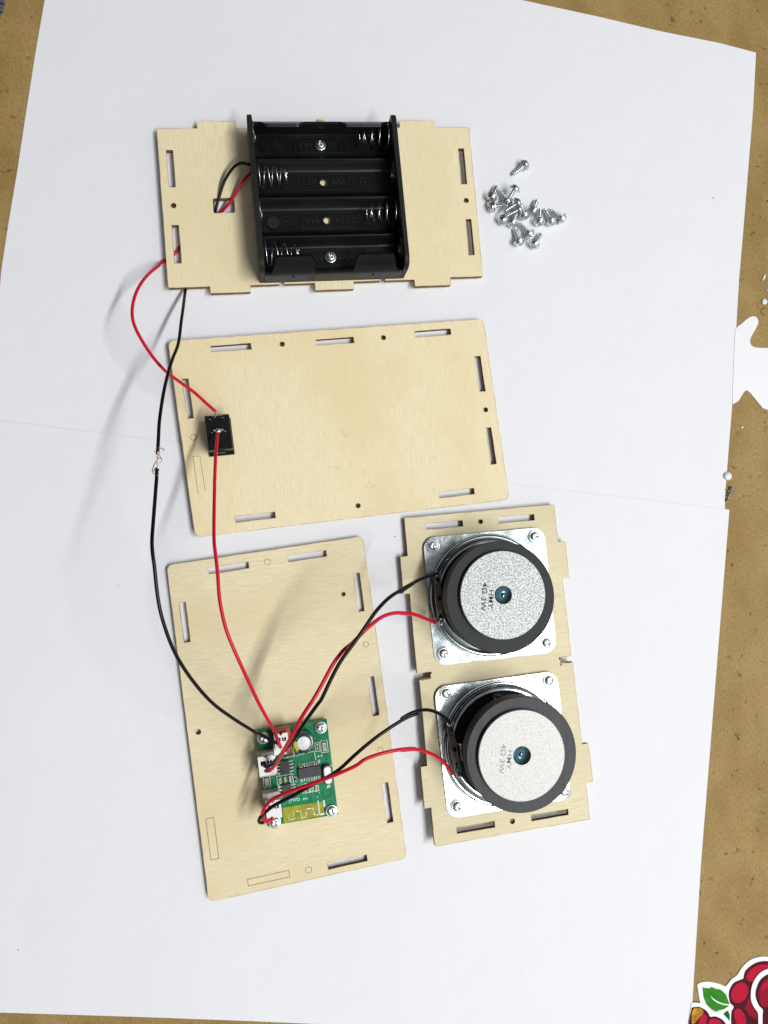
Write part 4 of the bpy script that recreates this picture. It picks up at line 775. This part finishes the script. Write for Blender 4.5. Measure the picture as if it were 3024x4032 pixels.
wire('red_wire', [(5.62,-94.47,12.60),(5.42,-95.05,14.00),(4.77,-96.10,15.00),(3.35,-96.37,15.50),(1.92,-95.34,16.50),(1.38,-93.07,18.00),(2.11,-90.23,20.00),(4.34,-87.11,22.00),(7.79,-84.42,24.50),(12.48,-81.96,26.50),(17.42,-80.16,28.00),(22.34,-78.24,29.50),(27.29,-76.21,30.50),(34.99,-73.07,31.50),(38.77,-70.66,32.00),(45.46,-68.80,31.50),(52.42,-68.25,30.00),(58.23,-68.67,28.00),(53.19,-69.49,25.50),(57.80,-69.97,22.50),(62.40,-71.22,20.00),(67.06,-73.36,17.60),(70.60,-75.93,15.80),(73.53,-78.99,14.50),(76.23,-82.47,13.20)], 0.68, 'red_wire', 'red wire from the lowest plug of the green board to the glaring white speaker')
wire('black_wire', [(4.01,-95.16,12.60),(3.36,-96.09,13.60),(1.95,-97.10,14.20),(0.60,-96.64,15.00),(0.43,-95.11,16.20),(1.64,-93.08,18.00),(5.15,-89.50,20.00),(8.91,-87.10,21.50),(12.93,-85.24,22.50),(16.43,-83.12,23.50),(20.18,-80.88,24.50),(26.39,-77.49,26.50),(30.07,-74.63,28.00),(34.42,-69.82,30.00),(39.56,-65.28,31.00),(46.21,-60.74,31.00),(53.88,-56.73,29.50),(58.95,-55.46,28.00),(53.21,-57.97,25.50),(58.35,-56.16,22.50),(64.11,-56.00,19.50),(69.48,-57.97,16.50),(73.24,-60.59,14.00),(75.75,-63.29,12.40)], 0.68, 'black_wire', 'black wire from the lowest plug of the green board to the glaring white speaker')

# ------------------------------------------------------------------ loose screws
proto = None
def loose(hx_, hy_, tx_, ty_, H, T, label, roll=0):
    global proto
    if proto is None:
        proto = bpy.data.objects.new('loose_screw', None); C.objects.link(proto); proto.empty_display_size = 0.003
        a = bpy.data.objects.new('screw_head', HEAD); C.objects.link(a); a.parent = proto
        b = bpy.data.objects.new('screw_shaft', SHAFT); C.objects.link(b); b.parent = proto
        o = proto
    else:
        o = proto.copy(); C.objects.link(o)
        for ch in proto.children: c = ch.copy(); C.objects.link(c); c.parent = o
    H = Vector(H); T = Vector(T); d = (H-T).normalized()
    o.rotation_mode = 'QUATERNION'
    o.rotation_quaternion = d.to_track_quat('Z', 'Y') @ Matrix.Rotation(roll, 3, 'Z').to_quaternion(); o.location = H*S
    tag(o, label, 'screw', 'loose zinc screws scattered on the paper')
for H, T, lab in (
  ((113.07,176.94,2.90), (107.94,172.72,1.50), 'loose screw lying alone above the heap, farthest from the other screws'),
  ((107.26,163.76,6.20), (105.16,160.26,4.60), 'loose screw at the heap top, leaning on others with head up and right'),
  ((98.05,161.31,2.90), (100.75,167.08,1.50), 'loose screw at the left end of the heap with its shaft pointing up'),
  ((98.31,156.90,2.90), (104.76,159.08,1.50), 'leftmost screw of the heap, cross head facing out, shaft pointing right'),
  ((104.99,159.52,3.20), (101.99,165.45,1.50), 'loose screw with dark thread rising up-left, second from the left end of the heap'),
  ((108.33,157.74,5.80), (103.06,154.34,4.60), 'topmost of two parallel screws in the middle of the heap, pointing down-left'),
  ((109.76,156.05,3.40), (104.08,152.97,2.40), 'lower of two parallel screws in the middle of the heap, pointing down-left'),
  ((103.01,151.25,2.90), (107.57,156.16,1.50), 'loose screw with cross head facing out at the lower left edge of the heap'),
  ((107.18,150.47,2.90), (110.11,156.35,1.50), 'loose screw below the middle of the heap, just above the crossed pair'),
  ((112.76,154.17,2.90), (111.38,161.01,1.50), 'loose screw right of the heap centre with its shaft pointing up-left'),
  ((116.76,156.36,2.90), (119.12,162.10,1.50), 'loose screw pointing up and right in the gap between centre and right group'),
  ((119.72,151.87,2.90), (120.42,158.56,1.50), 'loose screw standing upright in the picture, first of the right group'),
  ((125.33,152.45,2.90), (122.60,158.57,1.50), 'middle screw of the right group, its shaft slanting up-left'),
  ((130.17,154.07,2.90), (124.21,158.70,1.50), 'rightmost screw of the heap, its head seen edge-on'),
  ((110.23,142.13,2.90), (108.44,149.64,1.50), 'left screw of the crossed pair below the heap, head down'),
  ((115.02,145.90,2.90), (110.05,151.48,1.50), 'right screw of the crossed pair below the heap, head seen edge-on'),
  ((117.34,141.53,2.90), (121.30,147.44,1.50), 'lowest loose screw, lying apart with its cross head facing out')):
    loose(0, 0, 0, 0, H, T, lab, random.random()*3)

# ------------------------------------------------------------------ stickers and bits on the table
def sticker(name, label, ring, z, layers):
    """die-cut printed sticker: white border card with flat printed shapes"""
    P = smooth_path(ring+[ring[0]], 6)[:-1]; poly = [(p.x, p.y) for p in P]
    V, F, Mi = poly_mesh(poly, [], z, z+0.35)
    t = obj(name, V, F, M['sticker_white']); tag(t, label, 'sticker')
    for nm, m, ring2, dz, sm in layers:
        Q = smooth_path(ring2+[ring2[0]], 6)[:-1] if sm else [Vector(q) for q in ring2]
        V, F, Mi = poly_mesh([(p.x, p.y) for p in Q], [], z+0.35+dz-0.015, z+0.35+dz); obj(nm, V, F, M[m], t)
    return t
def ell(P, Q, R_):
    """ellipse from centre, end of first axis, end of second axis"""
    P, Q, R_ = Vector(P), Vector(Q), Vector(R_); return [tuple(P+(Q-P)*math.cos(2*math.pi*k/16)+(R_-P)*math.sin(2*math.pi*k/16)) for k in range(16)]
zs = 0.05
sticker('berry_sticker', 'red berry sticker with a big green leaf, lowest right corner beside the paper',
  [(187.60,-186.61,0.30),(186.63,-180.62,0.30),(186.81,-178.60,0.30),(189.95,-178.04,0.30),(193.18,-178.41,0.30),(197.09,-179.56,0.30),(199.16,-180.56,0.30),(200.34,-180.24,0.30),(202.76,-177.88,0.30),(205.39,-176.45,0.30),(207.86,-173.34,0.30),(211.73,-170.75,0.30),(216.51,-169.78,0.30),(221.25,-170.47,0.30),(225.93,-173.13,0.30),(226.68,-184.02,0.30),(224.73,-202.46,0.30),(201.23,-201.28,0.30),(192.09,-197.38,0.30)], zs, [
  ('printed_berry', 'berry_dark', [(208.23,-177.45,0.40),(209.14,-175.05,0.40),(212.05,-173.01,0.40),(215.89,-171.76,0.40),(221.11,-172.28,0.40),(224.48,-177.55,0.40),(219.93,-201.95,0.40),(203.53,-200.42,0.40),(201.84,-192.10,0.40),(203.21,-189.56,0.40),(201.42,-187.56,0.40),(200.96,-183.84,0.40),(201.86,-181.45,0.40),(203.81,-179.35,0.40),(207.84,-178.25,0.40)], 0.02, True),
  ('printed_berry', 'berry_red', ell((206.23,-183.88,0.40), (203.98,-187.79,0.40), (209.70,-185.41,0.40)), 0.04, False),
  ('printed_berry', 'berry_red', [(209.53,-177.35,0.40),(211.51,-174.83,0.40),(215.12,-173.26,0.40),(218.69,-173.13,0.40),(222.22,-174.24,0.40),(220.99,-175.18,0.40),(215.69,-176.83,0.40),(213.22,-179.52,0.40),(211.79,-179.81,0.40),(209.94,-178.83,0.40)], 0.04, True),
  ('printed_berry', 'berry_red', [(203.27,-191.21,0.40),(204.82,-190.32,0.40),(206.67,-191.10,0.40),(208.44,-193.92,0.40),(208.65,-197.83,0.40),(207.06,-199.73,0.40),(204.80,-197.48,0.40),(203.41,-193.88,0.40)], 0.04, True),
  ('printed_berry', 'berry_mid', [(208.33,-190.63,0.40),(210.87,-185.51,0.40),(211.69,-188.87,0.40),(212.99,-191.87,0.40),(214.10,-193.61,0.40),(214.25,-195.88,0.40),(211.72,-194.42,0.40),(210.11,-193.25,0.40),(209.69,-191.98,0.40)], 0.04, False),
  ('printed_leaf', 'leaf', [(188.85,-180.14,0.40),(190.27,-180.57,0.40),(192.57,-180.87,0.40),(192.29,-180.23,0.40),(193.74,-180.66,0.40),(196.26,-181.79,0.40),(195.93,-181.21,0.40),(197.64,-182.12,0.40),(199.79,-184.14,0.40),(200.53,-186.26,0.40),(201.28,-188.16,0.40),(200.90,-188.95,0.40),(198.77,-189.99,0.40),(194.56,-190.63,0.40),(194.12,-190.19,0.40),(192.74,-189.66,0.40),(190.28,-187.20,0.40),(189.11,-184.04,0.40),(188.95,-181.99,0.40)], 0.04, False),
  ('leaf_vein', 'sticker_white', [(192.24,-183.80,0.40),(193.82,-185.26,0.40),(195.86,-186.67,0.40),(198.38,-187.71,0.40),(201.27,-188.27,0.40),(201.14,-188.77,0.40),(198.36,-188.22,0.40),(195.61,-187.16,0.40),(193.57,-185.75,0.40)], 0.06, False),
  ('printed_leaf', 'leaf_dark', [(198.12,-191.97,0.40),(199.19,-191.15,0.40),(200.37,-190.74,0.40),(201.13,-192.24,0.40),(201.20,-193.68,0.40),(200.92,-195.08,0.40),(199.57,-193.53,0.40)], 0.04, False)])
sticker('berry_sticker', 'red berry sticker lying on top of the leafy one at the right picture edge',
  [(220.86,-174.76,0.60),(217.51,-175.42,0.60),(214.59,-177.26,0.60),(212.10,-180.56,0.60),(211.12,-184.60,0.60),(211.35,-187.91,0.60),(212.89,-190.93,0.60),(214.23,-192.89,0.60),(214.30,-197.21,0.60),(215.08,-201.38,0.60),(231.65,-202.93,0.60),(234.84,-184.55,0.60)], zs+0.45, [
  ('printed_berry', 'berry_dark', [(221.19,-176.71,0.70),(218.30,-177.51,0.70),(215.38,-179.54,0.70),(213.32,-183.91,0.70),(213.66,-187.24,0.70),(214.97,-190.03,0.70),(216.57,-191.61,0.70),(216.32,-194.88,0.70),(217.44,-199.50,0.70),(229.28,-200.59,0.70),(231.17,-184.19,0.70)], 0.02, True),
  ('printed_berry', 'berry_mid', [(221.12,-178.37,0.70),(218.23,-179.37,0.70),(215.75,-182.06,0.70),(214.68,-185.27,0.70),(215.50,-188.63,0.70),(216.85,-190.40,0.70),(218.74,-190.57,0.70),(221.47,-187.50,0.70),(222.91,-181.42,0.70)], 0.04, True),
  ('printed_berry', 'berry_red', [(221.33,-179.21,0.70),(219.17,-179.65,0.70),(216.72,-181.52,0.70),(216.16,-183.74,0.70),(218.10,-182.67,0.70),(221.70,-181.73,0.70)], 0.06, True)])
sticker('berry_sticker', 'sticker of a golden and red fruit tucked under the paper edge at the bottom',
  [(183.34,-186.07,0.60),(184.22,-185.87,0.60),(187.19,-186.31,0.60),(189.92,-187.36,0.60),(191.94,-189.07,0.60),(193.06,-190.19,0.60),(195.36,-190.59,0.60),(197.64,-192.02,0.60),(200.09,-195.10,0.60),(201.54,-200.12,0.60),(196.38,-201.66,0.60),(181.94,-200.30,0.60)], zs+0.43, [
  ('printed_berry', 'berry_dark', [(183.29,-187.84,0.70),(184.33,-187.65,0.70),(187.08,-187.87,0.70),(189.79,-189.43,0.70),(191.12,-190.97,0.70),(191.77,-192.25,0.70),(194.31,-192.38,0.70),(197.05,-193.74,0.70),(198.84,-195.74,0.70),(199.85,-199.90,0.70),(182.40,-198.27,0.70)], 0.02, True),
  ('printed_gold', 'print_gold', [(183.34,-190.07,0.70),(184.08,-188.42,0.70),(185.23,-188.01,0.70),(187.52,-188.52,0.70),(188.41,-189.31,0.70),(188.60,-190.54,0.70),(186.48,-192.18,0.70),(185.05,-193.87,0.70),(183.20,-194.31,0.70)], 0.04, True),
  ('printed_berry', 'berry_red', [(186.19,-194.18,0.70),(186.95,-192.02,0.70),(188.59,-190.95,0.70),(189.95,-191.68,0.70),(190.13,-193.32,0.70),(189.13,-195.66,0.70),(186.12,-196.19,0.70)], 0.06, True),
  ('printed_berry', 'berry_red', [(190.76,-195.00,0.70),(191.97,-193.28,0.70),(193.82,-193.25,0.70),(196.10,-194.27,0.70),(197.43,-196.22,0.70),(196.43,-198.16,0.70),(191.36,-197.69,0.70)], 0.04, True)])
sticker('jigsaw_sticker', 'plain white wavy-edged card sticking out from beside the paper at the right', [(214.19,103.63,0.30),(215.03,109.28,0.30),(218.07,111.71,0.30),(220.86,114.13,0.30),(223.36,115.35,0.30),(225.04,115.31,0.30),(226.17,114.29,0.30),(226.36,112.38,0.30),(225.09,109.79,0.30),(223.03,106.57,0.30),(222.05,104.49,0.30),(222.10,102.22,0.30),(224.36,100.77,0.30),(230.96,100.72,0.30),(254.06,100.70,0.30),(252.67,69.35,0.30),(229.83,71.83,0.30),(226.16,73.72,0.30),(222.47,77.85,0.30),(219.99,80.24,0.30),(218.71,80.32,0.30),(217.25,78.72,0.30),(215.22,75.58,0.30),(213.53,74.58,0.30),(212.01,74.77,0.30),(213.04,89.32,0.30)], zs, [])
def bead(name, P, r, h, m, label, cat='bead'):
    V, F = lathe([(r*0.96, 0), (r, h*0.25), (r*0.93, h*0.7), (r*0.7, h*0.95), (0.02, h)], (P[0], P[1], P[2]), 28); o = obj(name, V, F, M[m], smooth='all'); return tag(o, label, cat)
bead('plastic_disc', (229.94,122.73,0.02), 1.45, 0.9, 'milky', 'small white plastic disc on the brown table above the white card')
bead('plastic_disc', (208.23,40.53,0.25), 1.95, 1.2, 'milky', 'larger pale plastic disc lying across the right edge of the upper paper')
bead('plastic_disc', (229.21,62.37,0.02), 1.7, 0.15, 'mdf', 'brown round chip with dark rim at the right edge of the photo', 'disc')
V, F = lathe([(1.85, 0.02), (1.85, 0.12), (1.6, 0.14), (1.6, 0.02)], (229.97,118.12,0.00), 28, 60, 280); obj('cut_line', V, F, M['mark'], tp)
V, F = lathe([(1.35, 0.02), (1.35, 0.10), (0.02, 0.12)], (214.74,60.25,0.00), 24); obj('round_stain', V, F, mat('stain', (0.22, 0.165, 0.065), 0.7), tp)
bead('plastic_crumb', (216.59,63.32,0.02), 0.55, 0.4, 'milky', 'tiny white crumb beside the dull round stain', 'crumb')
bead('plastic_crumb', (231.89,128.37,0.02), 0.7, 0.6, 'clear', 'tiny clear bead above the white disc at the right edge', 'crumb')
tag(obj('plastic_sliver', *prism([(229.16,132.30,0.30),(229.39,133.47,0.30),(230.55,135.95,0.30),(231.20,135.55,0.30),(230.76,133.91,0.30)], 0.02, 0.5), M['milky'], bevel=0.1), 'thin pale plastic sliver highest on the brown strip at the right', 'sliver')
pg = thing('plastic_peg', 'small clear plastic peg beside the paper corner, next to the larger pale disc', 'peg', (209.72,34.01,0.10))
obj('peg_shaft', *tube([(207.11,28.94,1.00),(207.70,30.33,1.00),(208.74,32.32,1.00)], lambda t: 0.35+0.45*t, 10, 4), M['clear'], pg, smooth='all')
obj('peg_head', *tube([(209.16,35.11,1.00),(211.07,34.14,1.00)], 1.0, 12, 2), M['clear'], pg, smooth='all')
obj('peg_flange', *tube([(207.41,34.48,1.00),(210.37,32.75,1.00)], 0.3, 10, 2), M['clear'], pg, smooth='all')
obj('peg_core', *tube([(207.02,29.33,1.00),(208.20,32.32,1.00),(209.61,35.71,1.00)], 0.28, 8, 3), M['basket_dark'], pg, smooth='all')
clo = thing('cloth_corner', 'grey cloth edge with dark stripes in the upper left corner', 'cloth', (-106.95,226.61,0.10))
obj('cloth', *prism([(-118.60,239.55,1.00),(-105.23,241.31,1.00),(-105.09,228.31,1.00),(-105.27,225.04,1.00),(-105.78,223.04,1.00),(-107.08,221.59,1.00),(-117.79,217.08,1.00)], 0.05, 1.2), M['grey_cloth'], clo, bevel=0.4)
obj('stripe', *strip([(-116.15,226.13,1.20),(-106.60,226.56,1.20),(-104.96,226.33,1.20)], 0.55, 1.15, 1.3), M['ink'], clo); obj('stripe', *strip([(-116.02,222.50,1.20),(-106.48,223.02,1.20),(-105.71,222.79,1.20)], 0.5, 1.15, 1.3), M['ink'], clo)
